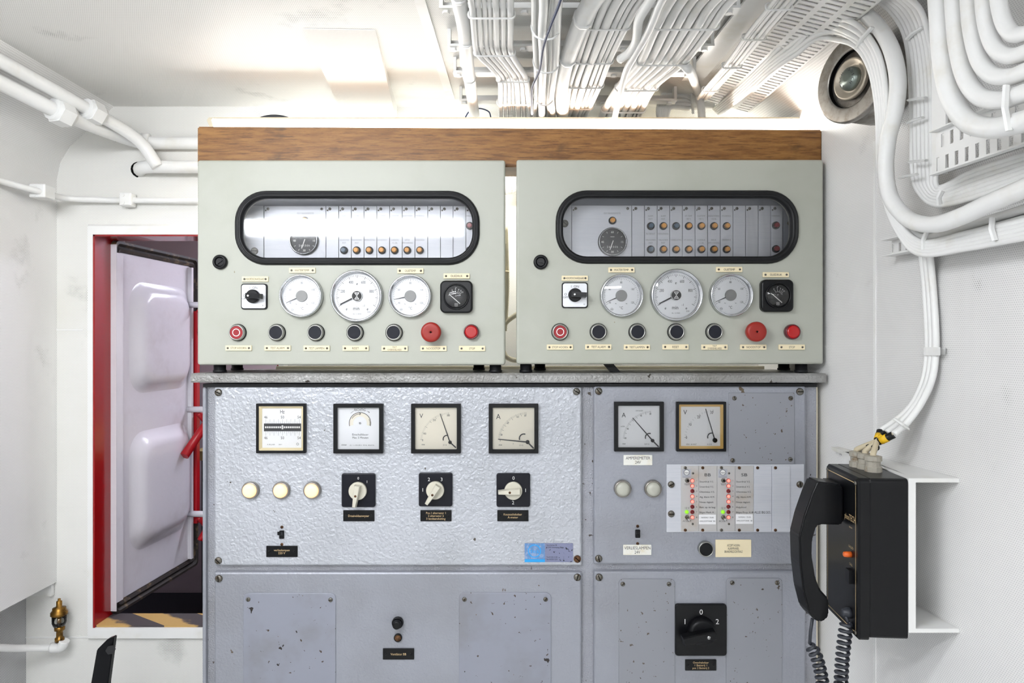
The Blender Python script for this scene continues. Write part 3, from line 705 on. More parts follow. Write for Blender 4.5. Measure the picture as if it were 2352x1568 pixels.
    obj('mounting_rail', MB().box(lx, qi(pu0-1, 0).x, Yi-0.003, Yi+0.004, b.z-0.015, a.z), M['alu'], t)
    obj('mounting_rail', MB().box(qi(pu1+1, 0).x, rx_, Yi-0.003, Yi+0.004, b.z-0.015, a.z), M['alurail'], t)
    step = 29.2 if Lft else 29.0
    firstsep = 749 if Lft else 1451
    seps = [pu0, firstsep]+[firstsep+step*i for i in range(1, 12)]
    if Lft: seps = [x for x in seps if x < pu1]
    else: seps = [x for x in seps if x < 1776]
    seps = seps+[pu1]
    ht = a.z-b.z
    pan = {}
    for i, (ua, ub) in enumerate(zip(seps[:-1], seps[1:])):
        xa, xb = qi(ua, 0).x+0.0005, qi(ub, 0).x-0.0005
        ob = obj('front_strip', MB().rbox(xb-xa, ht, 0.0004, Yi-0.0012, Yi+0.0035, 0.0004, (xa+xb)/2, (a.z+b.z)/2, 1), M['alu'], t)
        pan[i] = (ob, (ua+ub)/2)
        zt = qi(0, pv0+7).z
        screw(ob, Vector((xa+0.0075, Yi-0.0012, zt)), 0.0030); screw(ob, Vector((xa+0.003, Yi-0.0012, zt-0.003)), 0.0017)
        if i == 0: screw(ob, Vector((xb-0.008, Yi-0.0012, zt)), 0.0028)
    for v in ((511, 577) if Lft else (514,)):
        screw(t, qi(586 if Lft else 1297, v)+Vector((0, -0.003, 0)), 0.0075, ang=0 if Lft else 40)
    if not Lft: screw(t, qi(1812, 513)+Vector((0, -0.003, 0)), 0.005)
    def strip_of(u):
        for i, (ua, ub) in enumerate(zip(seps[:-1], seps[1:])):
            if ua <= u < ub: return pan[i][0]
        return pan[len(seps)-2][0]
    def lampi(u, v, mt):
        p = qi(u, v)+Vector((0, -0.0012, 0)); r = 0.0078; st = strip_of(u)
        put('indicator_ring', 'indring', lambda mb: mb.ring([(r, 0), (r, -0.003), (r*0.8, -0.0045), (r*0.68, -0.002), (r*0.68, 0)], 20), M['black'], st, p)
        put('indicator_cap', ('indcap', mt), lambda mb: mb.lathe([(r*0.68, 0), (r*0.66, -0.009), (r*0.5, -0.0115)], 18), M[mt], st, p)
    c0 = 791 if Lft else 1494; r1, r2 = (519, 575) if Lft else (519.5, 573)
    cols1 = ['teal', 'amber', 'teal', 'amber', 'amber', 'amber', 'amber']
    cols2 = ['teal']+['amber']*6
    for i in range(7):
        lampi(c0+29*i, r1, cols1[i]); lampi(c0+29*i, r2, cols2[i])
    if not Lft:
        lampi(1781, 518, 'dimred'); lampi(1781, 572, 'dimred')
    else: lampi(1079, 575, 'dimred'); lampi(1079, 519, 'dimred')
    gu = 702 if Lft else 1406
    lampi(gu, 507, 'amber')
    def words(u, v, lines, h=3.6):
        p = qi(u, v); st = strip_of(u)
        lettering(st, Vector((p.x, Yi-0.0014, p.z)), lambda mb: [mb.text(tx, 0, -i*h*1.9*si, h*si, min(25*si, len(tx)*2.3*si) if h < 4 else None) for i, tx in enumerate(lines)], M['inkgrey'])
    p_ = qi(gu, 490)
    lettering(pan[0][0], Vector((p_.x, Yi-0.0014, p_.z)), lambda mb: mb.text('FOUT SNELHEIDSDETECTIE', 0, 0, 3.8*si, 38*si), M['inkgrey'])
    top = [['ALARM', 'INST'], ['ALARM', 'INST'], None, ['HT-TEMP', '>85°C'], ['OLIETEMP', '>85°C'], ['BRANDSTOFDRUK', '<0,5b'], ['STUURDRUK']]
    mid = [['IN DIENST'], ['VOEDINGSPANNING'], None, None, None, None, None]
    low = [['VEILIGHEID', 'INST'], ['VEILIGHEID', 'INST'], ['OVERBELASTING'], ['HT-NIVEAU'], ['OLIEDRUK', '<1,3b'], ['BREUK', 'BPM-VOEDING'], ['ONDERDRUK']]
    for i in range(7):
        for rows, v in ((top, 496), (mid, 537), (low, 551)):
            if rows[i]: words(c0+29*i, v, rows[i])
    words(1079 if Lft else 1781, 496, ['OVERDRUK'])
    # hour meter
    p = qi(700 if Lft else 1406, 553 if Lft else 556)+Vector((0, -0.0012, 0)); R = 33*si
    hm = put('hour_meter', 'hourm', lambda mb: mb.ring([(R, 0), (R, -0.006), (R*0.95, -0.009), (R*0.90, -0.007), (R*0.89, 0)], 36), M['black'], t, p)
    put('rim', 'hourrim', lambda mb: mb.ring([(R*0.955, -0.0088), (R*0.93, -0.0098), (R*0.905, -0.0085)], 36), M['chrome'], hm, p)
    put('dial', 'hourdial', lambda mb: mb.lathe([(R*0.9, 0), (R*0.9, -0.002)], 32, sm=False), M['navy'], hm, p)
    def hp(mb):
        y = -0.0024
        for tx, an in (('60', 90), ('15', 0), ('30', 270), ('45', 180)):
            x, z = pol(R*0.68, an); mb.text(tx, x, z, R*0.14, y=y)
        for i in range(12):
            if i % 3: mb.bar(*pol(R*0.80, 30*i), *pol(R*0.68, 30*i), R*0.022, y)
        mb.text('2 6 9 3 0 h', 0, -R*0.34, R*0.14, R*0.75, y); mb.bar(-R*0.14, R*0.36, R*0.14, R*0.36, R*0.03, y)
    lettering(hm, p, hp, M['print_white'], 'dial_print')
    nm = MB(); nm.bar(R*0.06, R*0.10, -R*0.18, -R*0.55, R*0.05, -0.0034); n = bpy.data.objects.new('needle', nm.mesh('needle', M['print_white'])[0]); link(n, hm, p)
    # front instruments
    dv = 0 if Lft else -2
    U = (lambda a_, b_: a_ if Lft else b_)
    lk = q(U(507, 1242), 602)
    l = put('lock', 'lock', lambda mb: mb.ring([(0.0142, 0.001), (0.0142, -0.005), (0.0125, -0.008), (0.0095, -0.0085), (0.0088, -0.003), (0.0088, 0.001)], 28), M['rubber'], t, lk)
    def core(mb):
        mb.lathe([(0.0088, 0), (0.0088, -0.0045), (0.0075, -0.005)], 20)
        mb.box(-0.0065, 0.0065, -0.0075, -0.005, -0.0016, 0.0022)
    put('lock_core', 'lockcore', core, M['blacksoft'], l, lk, (0, math.radians(U(-35, 10)), 0))
    for tx, ul, ur, vl, vr in (('HOOFDSCHAKELAAR', 587, 1320, 641, 639), ('WATERTEMP.', 695, 1427, 621, 620), ('OLIETEMP', 943, 1674, 622, 619), ('OLIEDRUK', 1049, 1781, 634, 631),
                               ('STOP HOORN', 549, 1286, 799, 797), ('TEST ALARM', 638.5, 1374, 799, 796.5), ('TEST LAMPEN', 728, 1462.5, 799.5, 797), ('RESET', 817.5, 1551, 799.5, 796.5),
                               ('TEST|OVERSNELHEID', 907, 1640.5, 800, 797), ('NOODSTOP', 996, 1729.5, 800, 797), ('STOP', 1084.5, 1817.5, 800, 797)):
        ls = tx.split('|')
        plate(t, q(U(ul, ur), U(vl, vr)), 60*s, 12*s, ls, 'ivory', 'ink', 0.003, 0.0042 if len(ls) == 1 else 0.0034, 24.2*s, 41*s if len(tx) > 12 and len(ls) == 1 else 36*s, 1.35)
    # main switch
    ms = q(U(585, 1320), U(681, 678)); S_ = 57*s
    m_ = put('main_switch', 'mainsw', lambda mb: mb.rbox(60*s, 59*s, 6*s, -0.004, 0.0008, 0.001, seg=4), M['black'], t, ms)
    put('switch_plate', 'mainplate', lambda mb: mb.rbox(55*s, 54*s, 5*s, -0.0055, -0.004, 0.0003, seg=4), M['silverplate'], m_, ms)
    lettering(m_, ms, lambda mb: (mb.text('I  ON', 0, 20*s, 5.5*s, y=-0.0057), mb.text('O', -21.5*s, 2*s, 5.5*s, y=-0.0057), mb.text('OFF', -21.5*s, -5*s, 4.5*s, y=-0.0057), mb.text('a', 21*s, -20*s, 4*s, y=-0.0057)), M['ink'])
    put('knob_disc', 'mainknob', lambda mb: mb.lathe([(15.5*s, -0.0055), (15.5*s, -0.012), (13.5*s, -0.014)], 28), M['black'], m_, ms)
    put('knob_handle', 'mainhandle', lambda mb: mb.hexa([(-10*s, -0.012, -6.5*s), (24*s, -0.012, -6*s), (24*s, -0.030, -5*s), (-10*s, -0.026, -6*s), (-10*s, -0.012, 6.5*s), (24*s, -0.012, 6*s), (24*s, -0.030, 5*s), (-10*s, -0.026, 6*s)]), M['blacksoft'], m_, ms, (0, math.radians(2), 0))
    put('handle_dot', 'handledot', lambda mb: mb.lathe([(2.2*s, -0.0272), (2.2*s, -0.0285)], 10), M['print_white'], m_, ms+Vector((-3*s, 0, 0)))
    round_gauge(t, q(U(694, 1426.5), U(680, 679)), 49.5*s, 'temp', 0.03, not Lft)
    round_gauge(t, q(U(821, 1552), U(680, 678)), 60*s, 'tacho', 0.01, True)
    round_gauge(t, q(U(943, 1677), U(680, 678)), 49*s, 'temp', 0.08 if Lft else 0.03, not Lft)
    oil_gauge(t, q(U(1049, 1781), U(682, 679.5)), 74*s, Lft)
    bv = U(763.5, 762)
    for u, kd in zip(U((547, 637, 726.5, 816, 905.5), (1286, 1374, 1463, 1552, 1639.5)), ('red', 'b', 'b', 'b', 'b')):
        push_button(t, q(u, bv), kd)
    e_ = q(U(993, 1728), U(763, 762))
    eb = put('emergency_button', 'estopcap', lambda mb: mb.lathe([(0.0145, 0.001), (0.0148, -0.006), (0.0185, -0.013), (0.0192, -0.017), (0.0192, -0.024), (0.0178, -0.0265), (0.0150, -0.0275), (0.0140, -0.0276), (0.0040, -0.0276), (0.0026, -0.0275), (0.002, -0.0265)], 32), M['estop'], t, e_, None, 'red mushroom emergency stop')
    put('centre_hole', 'estophole', lambda mb: mb.lathe([(0.0017, -0.026), (0.0017, -0.0276)], 10), M['slot'], eb, e_)
    lp = q(U(1083, 1817), U(762, 762))
    lb = put('signal_lamp', 'siglamp', lambda mb: mb.ring([(0.0150, 0.001), (0.0150, -0.004), (0.0146, -0.010), (0.0128, -0.0118), (0.0122, -0.009), (0.0122, 0.001)], 30), M['bezelred'], t, lp)
    put('lens', 'siglens', lambda mb: mb.lathe([(0.0124, -0.004), (0.0124, -0.0112), (0.0095, -0.0125)], 28), M['redlens'], lb, lp)
    # rubber feet
    zt = q(0, 857, 1.33).z+0.001
    for u_, y_ in zip(U((505, 1138, 545, 1100), (1208, 1840, 1240, 1800)), (1.352, 1.352, 1.455, 1.455)):
        c = q(u_, 0, y_)
        f = MB(); n = 16; prof = [(0.013, zt), (0.013, zt+0.004), (0.0115, zt+0.005), (0.0115, z0+0.003)]
        f.loft([[(c.x+r*math.cos(2*math.pi*k/n), y_+r*math.sin(2*math.pi*k/n), z) for k in range(n)] for r, z in prof], sm=True)
        obj('rubber_foot', f, M['rubber'], t)
    bpy.data.objects.remove(inn)
    return t
M['bezelred'] = mat('dark_red_lamp_rim', (92, 14, 30), 0.25, coat=0.4)
cabinet('L'); cabinet('R')
# ================================================================ wooden board and light on top
def board():
    Yb = 1.3545; p0, p1 = P(453, 296, Yb), P(1888, 296, Yb); zt = P(0, 294, Yb).z; zb = P(0, 386, Yb).z
    zb = 1.7462
    mb = prism([(p0.x, zb), (p1.x, zb), (p1.x, zt-0.003), (p0.x, zt+0.0035)], Yb, Yb+0.082, 0.0025, 2)
    tag(obj('wooden_board', mb, M['wood']), 'varnished brown hardwood board lying across both control cabinets', 'board')
    # fluorescent light fixture behind the board
    f0, f1 = P(485, 272, 1.46), P(1862, 272, 1.46); zt2 = P(0, 271.5, 1.445).z; z0_ = zt+0.004
    t = thing('fluorescent_light', 'long white fluorescent light lying on the wooden board', 'light', ((f0.x+f1.x)/2, 1.48, z0_))
    def sec(x, k, za, zb_, ya, yb): return [(x, ya, za), (x, yb, za), (x, yb, zb_), (x, ya, zb_)]
    d = MB(); a = f0.x+0.012; b = f1.x-0.012
    d.loft([[(a+0.006, 1.450, z0_), (a+0.006, 1.535, z0_), (a-0.004, 1.545, zt2-0.003), (a-0.004, 1.440, zt2-0.003)], [(b-0.006, 1.450, z0_), (b-0.006, 1.535, z0_), (b+0.004, 1.545, zt2-0.003), (b+0.004, 1.440, zt2-0.003)]])
    obj('diffuser', d, M['lamp_board'], t)
    for x, s in ((f0.x, 1), (f1.x, -1)):
        e = MB(); e.loft([[(x+s*0.014, 1.449, z0_), (x+s*0.014, 1.536, z0_), (x, 1.546, zt2-0.006), (x+s*0.004, 1.546, zt2), (x+s*0.004, 1.439, zt2), (x, 1.439, zt2-0.006)], [(x+s*0.018, 1.449, z0_), (x+s*0.018, 1.536, z0_), (x+s*0.010, 1.546, zt2-0.006), (x+s*0.014, 1.546, zt2), (x+s*0.014, 1.439, zt2), (x+s*0.010, 1.439, zt2-0.006)]])
        obj('end_cap', e, M['creamcable'], t)
    obj('rim', MB().box(f0.x+0.014, f1.x-0.014, 1.4385, 1.4405, zt2-0.0032, zt2), M['creamcable'], t)
    obj('rim', MB().box(f0.x+0.014, f1.x-0.014, 1.5445, 1.5465, zt2-0.0032, zt2), M['creamcable'], t)
    for x in (f0.x+0.2, f1.x-0.2):
        obj('mounting_foot', MB().box(x-0.02, x+0.02, 1.4375, 1.535, 1.7462, z0_-0.0004), M['white'], t)
    obj('lid', MB().box(f0.x+0.010, f1.x-0.010, 1.4405, 1.5445, zt2-0.0028, zt2-0.0004), M['white'], t)
    ck = thing('black_cable', 'short black cable humped above the end of the white light', 'cable', P(630, 268, 1.5))
    obj('cable_run', MB().tube(catmull([P(560, 310, 1.553), P(590, 279, 1.553), P(612, 269, 1.553), P(640, 268, 1.553), P(668, 276, 1.553), P(700, 300, 1.553)]), 0.0045), M['cordgrey'], ck)
board()
# cream cables hanging in the gap between the cabinets
gp = thing('cable_loop', 'cream cables with a tie hanging in the gap between the control cabinets', 'cable', P(1170, 700, 1.52))
for pts, r in (([(1163, 520), (1165, 600), (1166, 660), (1163, 720), (1160, 760)], 0.004), ([(1160, 560), (1162, 640), (1161, 700), (1158, 740)], 0.004), ([(1158, 745), (1168, 735), (1182, 725), (1196, 716)], 0.0055), ([(1150, 790), (1160, 815), (1174, 825), (1192, 828)], 0.0055)):
    obj('cable', MB().tube(catmull([P(u, v, 1.51) for u, v in pts]), r), M['creamcable'], gp)
obj('cable_tie', MB().tube([P(1160, 623, 1.505), P(1170, 624, 1.505)], 0.0035, 6, flat=0.002), M['ivory'], gp)
# ================================================================ switchboard below
YC = 1.345; S = YC/F
Q = lambda u, v, y=YC: P(u, v, y)
sw = thing('switchboard', 'grey hammered steel switchboard with meters, lamps and rotary switches', 'switchboard', (Q(1173, 0).x, 1.47, 0.0))
ztop = Q(0, 884).z
xa, xb = Q(466, 0).x, Q(1877, 0).x
# body as frame sheets (open behind the panels)
Yf = YC+0.004                                   # frame face; panels stand proud of it
obj('body', MB().box(xa, xb, Yf, Yf+0.24, 0.0, ztop-0.004), M['ham_body'], sw)
obj('top_gasket', MB().box(xa+0.002, xb-0.002, YC-0.004, Yf+0.02, ztop-0.0038, ztop+0.003), M['rubber'], sw)
obj('side_edge', MB().box(xb-0.0005, xb+0.0035, Yf+0.002, Yf+0.24, 0.0, ztop-0.004), M['creamcable'], sw, 'cream painted side edge')
obj('corner_post', MB().rbox(0.007, ztop-0.006, 0.003, YC-0.005, Yf+0.004, 0.002, xa+0.0045, (ztop-0.004)/2, 2), M['ham_mid'], sw)
PT = 0.010
def panel(u0, u1, v0, v1, mt, lab=None):
    a, b = Q(u0, v0), Q(u1, v1)
    o = MB(); o.rbox(b.x-a.x, a.z-b.z, 0.004, YC-PT+0.004, Yf-0.0003, 0.004, (a.x+b.x)/2, (a.z+b.z)/2, 4)
    return obj('front_panel', o, M[mt], sw, lab)
YP = YC-PT+0.004                                # panel face
pA = panel(494, 1336, 888, 1297, 'ham_light', 'pale coarse hammered panel')
pB = panel(494, 1336, 1311, 1900, 'ham_mid'); pC = panel(1363, 1849, 886, 1294, 'ham_mid'); pD = panel(1363, 1849, 1309, 1900, 'ham_mid')
G = lambda u, v, y=YP: P(u, v, y)
s4 = YP/F
for p_, pts, mt in ((pA, ((502, 901), (1324, 899)), 'screw'), (pA, ((502, 1287),), 'screw'), (pA, ((1326, 1283),), 'rust'), (pB, ((503, 1328), (1326, 1325)), 'screw'),
                    (pC, ((1375, 898), (1837, 899), (1375, 1282)), 'screw'), (pD, ((1376, 1325),), 'screw')):
    for u, v in pts: screw(p_, G(u, v), 0.0072, mt=mt)
def cover(u0, u1, v0, v1, r, mt, screws, lab=None):
    a, b = G(u0, v0), G(u1, v1); th = 0.002
    o = obj('cover_plate', MB().rbox(b.x-a.x, a.z-b.z, r*s4, YP-th, YP-0.0002, 0.0008, (a.x+b.x)/2, (a.z+b.z)/2, 4), M[mt], sw, lab)
    for u, v in screws: screw(o, G(u, v)+Vector((0, -th, 0)), 0.0044)
    return o
cover(559.5, 771.5, 1361, 1800, 12, 'cover', ((571, 1375), (760, 1376), (571, 1786), (760, 1786)), 'chipped grey cover plate')
cover(1054.5, 1266, 1360, 1800, 12, 'cover', ((1067, 1375), (1253, 1375), (1067, 1786), (1253, 1786)), 'chipped grey cover plate')
cover(1421, 1550, 1328.5, 1800, 10, 'cover_plain', ((1430, 1340), (1536, 1340)))
cover(1667.5, 1796, 1326.5, 1800, 10, 'cover_plain', ((1681, 1337), (1784, 1337)))
cover(1673, 1824, 901.5, 1065, 2, 'cover_plain', ((1686, 914), (1815, 914), (1682, 1056.5), (1814, 1054)))
# ---- square panel meters
MW = 113.5*s4
def meter(u, v, inner, face, prt, needle=None, ink='ink', frame=9):
    c = G(u, v)
    k = MW/2; fw = frame*s4
    def fr(mb):
        L = lambda w_, y, r=0.0012: [(x, y, z) for x, z in rr(w_, w_, r, 2)]
        mb.loft([L(MW, 0.0006), L(MW, -0.0075), L(MW-0.0012, -0.0085), L(MW-2*fw+0.001, -0.0085), L(MW-2*fw, -0.0075), L(MW-2*fw, 0.0006)], closed=True)
    o = put('panel_meter', ('mframe', frame), fr, M['blacksoft'], sw, c)
    wi = MW-2*fw
    if inner:
        q_ = 5.5*s4
        def ir(mb):
            L = lambda w_, y: [(x, y, z) for x, z in rr(w_, w_, 0.0006, 1)]
            mb.loft([L(wi, -0.0060), L(wi-2*q_, -0.0024), L(wi-2*q_, -0.0004), L(wi, -0.0004)], closed=True)
        put('inner_frame', ('minner', inner), ir, M[inner], o, c)
    put('dial', ('mdial', face, frame), lambda mb: mb.rbox(wi, wi, 0.0008, -0.0010, 0.0, 0, seg=1), M[face], o, c)
    lettering(o, c, prt, M[ink], 'dial_print')
    if needle: needle(o, c)
    put('cover_glass', ('mglass', frame), lambda mb: mb.add([(-wi/2, -0.0066, -wi/2), (wi/2, -0.0066, -wi/2), (wi/2, -0.0066, wi/2), (-wi/2, -0.0066, wi/2)], [(0, 1, 2, 3)]), M['gaugeglass'], o, c)
    return o
yd = -0.0013
def cv(cx, cy, k):                 # zoom-crop coordinates -> metres about the meter centre
    return lambda x, y: ((x-cx)*k*s4, -(y-cy)*k*s4)
def hz(mb):
    z = cv(814, 478, 1/3.92); T = lambda t, x, y, h, w_=None: mb.text(t, *z(x, y), h/3.92*s4, w_ and w_/3.92*s4, yd)
    T('Hz', 818, 330, 34, 38)
    for y in (380, 566):
        for t, x in (('46', 669), ('50', 819), ('54', 969)): T(t, x, y, 25, 30)
    for i in range(17):
        x = 669+18.8*i; L = 38 if i % 2 == 0 else 17
        for a, b in ((437, 437-L), (508, 508+L)): mb.bar(*z(x, a), *z(x, b), 0.0003, yd)
    mb.bar(*z(652, 472), *z(987, 472), 70/3.92*s4, yd)
    T('A 30-J-220', 715, 626, 11); T('220 V', 800, 626, 9)
    mb.arc(*z(955, 622), 0.0022, 0, 360, 0.0006, yd, n=10)
def hzn(o, c):
    z = cv(814, 478, 1/3.92)
    def f(mb):
        for i in range(17):
            x = 669+18.8*i; h = 36 if i == 8 else 17
            mb.bar(*z(x-7, 471), *z(x+7, 471), h/3.92*s4, -0.0016)
    lettering(o, c, f, M['print_white'], 'reed_tips')
meter(648, 982.5, 'bezelcream', 'dial', hz, hzn, frame=6)
def richtig(mb):
    z = cv(331, 482, 1/3.92); T = lambda t, x, y, h, w_=None, r=0: mb.text(t, *z(x, y), h/3.92*s4, w_ and w_/3.92*s4, yd, rot=r)
    T('RICHTIG', 341, 317, 24, 100)
    mb.bar(*z(258, 347), *z(285, 326), 0.0005, yd); mb.bar(*z(400, 325), *z(428, 343), 0.0005, yd); mb.bar(*z(428, 343), *z(418, 330), 0.0007, yd)
    k = s4/3.92
    mb.arc(*z(342, 437), 97*k, -15, 195, 5*k, yd, n=20)
    mb.arc(*z(342, 437), 84*k, 93, 150, 4*k, yd, n=8); mb.bar(*z(336, 343), *z(349, 351), 0.0012, yd); mb.bar(*z(336, 360), *z(349, 351), 0.0012, yd)
    mb.arc(*z(342, 437), 88*k, -14, 25, 4*k, yd, n=6)
    mb.arc(*z(342, 437), 7*k, 0, 360, 4*k, yd, n=10)
    T('Einschalldauer', 345, 538, 18, 145); T('Max. 5 Minuten', 345, 566, 18, 143); T('mw', 199, 630, 17, 46); T('(S)  1 x 220-380 V  50 Hz  40-60 Hz', 360, 634, 9, 220)
mr = meter(824.5, 983, None, 'dial', richtig, None)
lettering(mr, G(824.5, 983), lambda mb: mb.arc((342-331)/3.92*s4, -(437-482)/3.92*s4, 78/3.92*s4, -15, 195, 34/3.92*s4, -0.00115, n=24), M['cream'], 'dial_arc')
def quad(cx, cy, k, piv, r, labels, n, a0, a1, unit, ul, extra=(), lab_in=30, skip=()):
    def f(mb):
        z = cv(cx, cy, k); kk = k*s4
        px, pz = z(*piv)
        for i in range(n+1):
            a = a0+(a1-a0)*i/n; big = i % 5 == 0; L = (26 if big else 16)*kk
            x0, z0 = px+r*kk*math.cos(math.radians(a)), pz+r*kk*math.sin(math.radians(a))
            x1, z1 = px+(r*kk-L)*math.cos(math.radians(a)), pz+(r*kk-L)*math.sin(math.radians(a))
            mb.bar(x0, z0, x1, z1, 0.00045 if big else 0.00025, yd)
        for t, x, y, h in labels: mb.text(t, *z(x, y), h*kk, y=yd, xs=0.7)
        mb.text(unit, *z(*ul), 40*kk, y=yd, xs=0.9)
        for t, x, y, h in extra: mb.text(t, *z(x, y), h*kk, y=yd, xs=0.8)
    return f
def qneedle(cx, cy, k, piv, tip, tail=None, big=False):
    def f(o, c):
        z = cv(cx, cy, k); mb = MB(); kk = k*s4; px, pz = z(*piv); y = -0.0030
        d = Vector((tip[0]-piv[0], tip[1]-piv[1])).normalized()
        mb.bar(px, pz, *z(*tip), 10*kk, y, w2=6*kk)
        if tail: mb.bar(px, pz, *z(*tail), 11*kk, y)
        n = bpy.data.objects.new('needle', mb.mesh('needle', M['ink'])[0]); link(n, o, c)
        m2 = MB(); m2.lathe([((20 if big else 15)*kk, -0.001), ((20 if big else 15)*kk, -0.004), (6*kk, -0.005)], 14, px, pz)
        n2 = bpy.data.objects.new('pivot', m2.mesh('pivot', M['black'])[0]); link(n2, o, c)
        m3 = MB(); hx_, hz_ = z(piv[0]-36, piv[1]-36); m3.arc(hx_+8*kk, hz_-8*kk, 34*kk, 70, 200, 9*kk, -0.0026, n=10)
        n3 = bpy.data.objects.new('pole_shoe', m3.mesh('pole_shoe', M['ink'])[0]); link(n3, o, c)
    return f
K = 1/3.92
meter(1002, 983, None, 'cream', quad(1027, 482, K, (1152, 607), 268, (('0', 905, 590, 18), ('100', 925, 530, 18), ('200', 1010, 408, 18), ('300', 1137, 366, 18)), 30, 175, 93, 'V', (893, 370),
      (('mw', 911, 627, 17), ('E = 0', 1106, 632, 13))), qneedle(1027, 482, K, (1152, 607), (1063, 350), (1205, 655)))
K2 = 1/3.335
meter(1179.5, 983, None, 'cream', quad(330, 407, K2, (437, 512), 228, (('0', 228, 500, 15), ('20', 238, 456, 15), ('40', 285, 368, 15), ('60', 364, 319, 15), ('80', 420, 310, 15)), 40, 175, 93, 'A', (214, 317),
      (('mw', 230, 533, 15), ('T', 328, 528, 12), ('E = 0', 390, 537, 11))), qneedle(330, 407, K2, (437, 512), (213, 490), (484, 560)))
K3 = 1/3.734
meter(1466.5, 978.5, None, 'dial', quad(434, 366, K3, (553, 488), 255, (('80', 322, 467, 16), ('40', 342, 387, 16), ('0', 385, 312, 14), ('40', 455, 275, 16), ('80', 535, 260, 16)), 40, 175, 94, 'A', (307, 269),
      (('mw', 309, 514, 16), ('Q 0 1,5', 505, 518, 12), ('LADEN', 298, 367, 10), ('ONTLADEN', 440, 233, 10))), qneedle(434, 366, K3, (553, 488), (382, 293), (604, 540)))
meter(1608.5, 978.5, 'bezelyellow', 'dial', quad(963, 366, K3, (1085, 485), 262, (('0', 843, 460, 26), ('10', 875, 349, 26), ('20', 948, 285, 26), ('30', 1059, 247, 26)), 15, 175, 93, 'V', (832, 245),
      (('VDO  24 VOLT', 885, 520, 12), ('0 1,5 0', 1040, 520, 12))), qneedle(963, 366, K3, (1085, 485), (1005, 215), None, True), frame=6)
# ---- pilot lamps
def pilot(u, v, lens, dome):
    c = G(u, v); r = 0.0172
    o = put('pilot_lamp', 'pilotring', lambda mb: mb.ring([(r, 0.0008), (r, -0.005), (r*0.96, -0.0075), (r*0.86, -0.0095), (r*0.80, -0.0085), (r*0.78, 0.0008)], 30), M['steel'], sw, c)
    put('lens', ('plens', lens), lambda mb: mb.lathe([(r*0.80, -0.002), (r*0.80, -0.0095), (r*0.72, -0.0125), (r*0.52, -0.0145), (r*0.25, -0.0152)], 28), M[lens], o, c)
    return o
for u, v in ((577, 1124.5), (647.5, 1124.5), (718.5, 1124.5)): pilot(u, v, 'lampwhite', 0)
for u, v in ((1429.5, 1121), (1499, 1121)): pilot(u, v, 'lenswhite', 0)
# ---- rotary switches
def rotary(u, v, marks, ang, size=77, key='small', knob='knob_cream', pm='navy'):
    c = G(u, v); q = size*s4
    o = put('rotary_switch', ('rotplate', key), lambda mb: mb.rbox(q, q, q*0.06, -0.006, 0.0006, 0.0015, seg=3), M[pm], sw, c)
    def mk(mb):
        for t, x, z, h in marks: mb.text(t, x*s4, z*s4, h*s4, y=-0.0062)
    lettering(o, c, mk, M['print_white'])
    if key == 'small':
        r = 20.5*s4
        put('knob_disc', 'rotdisc', lambda mb: mb.lathe([(r, -0.006), (r, -0.013), (r*0.93, -0.0145)], 30), M[knob], o, c)
        def hd(mb):       # pointer handle along -z when ang = 0
            L = 33*s4; y0, y1 = -0.0145, -0.027
            a = [(-r*0.36, r*0.75), (r*0.36, r*0.75), (r*0.30, -r*0.6), (r*0.20, -L*1.05), (-r*0.20, -L*1.05), (-r*0.30, -r*0.6)]
            mb.loft([[(x, y0, z) for x, z in a], [(x*0.9, y1+0.002, z*0.98) for x, z in a], [(x*0.7, y1, z*0.95) for x, z in a]])
        put('knob_pointer', 'rothandle', hd, M[knob], o, c, (0, math.radians(ang), 0))
        a = math.radians(ang); off = Vector((-math.sin(a)*8*s4, -0.0272, -math.cos(a)*8*s4))
        put('knob_screw', 'rotscrew', lambda mb: mb.lathe([(0.0024, 0.002), (0.0024, 0.0), (0.0014, -0.0002)], 12), M['rust'], o, c+off)
    else:
        r = 31*s4
        put('knob_disc', 'rotdiscbig', lambda mb: mb.lathe([(r*1.05, -0.006), (r, -0.016), (r*0.93, -0.0215), (r*0.8, -0.0225)], 32), M[knob], o, c)
        def hb(mb):
            a = [(-r*0.33, r*0.75), (r*0.30, r*0.75), (r*0.33, -r*0.4), (r*0.38, -r*1.65), (-r*0.22, -r*1.65), (-r*0.33, -r*0.6)]
            mb.loft([[(x, -0.020, z) for x, z in a], [(x*0.95, -0.038, z*0.98) for x, z in a], [(x*0.75, -0.041, z*0.96) for x, z in a]])
        put('knob_pointer', 'rothandlebig', hb, M['blacksoft'], o, c, (0, math.radians(ang), 0))
        a = math.radians(ang); off = Vector((math.sin(a)*6*s4, -0.041, math.cos(a)*6*s4))
        screw(o, c+off, 0.0035, mt='chromescrew')
    return o
M['chromescrew'] = mat('bright_screw', (210, 210, 210), 0.2, 1.0)
rotary(824.5, 1124.5, (('0', 0, 28, 6), ('1', 20, 20, 6)), 9)
rotary(1001, 1123, (('1', -29, 0, 8), ('2', -15, 24, 8), ('3', 14, 24, 8)), 33)
rotary(1179, 1124, (('0', 0.5, 28, 8), ('1', 28, 0, 8), ('2', -0.5, -28, 8)), 88)
rotary(1608.5, 1444, (('0', 0, 42, 12), ('1', -37, 20, 12), ('2', 37, 20, 12)), 80, 118.5, 'big', 'black', 'blacksoft')
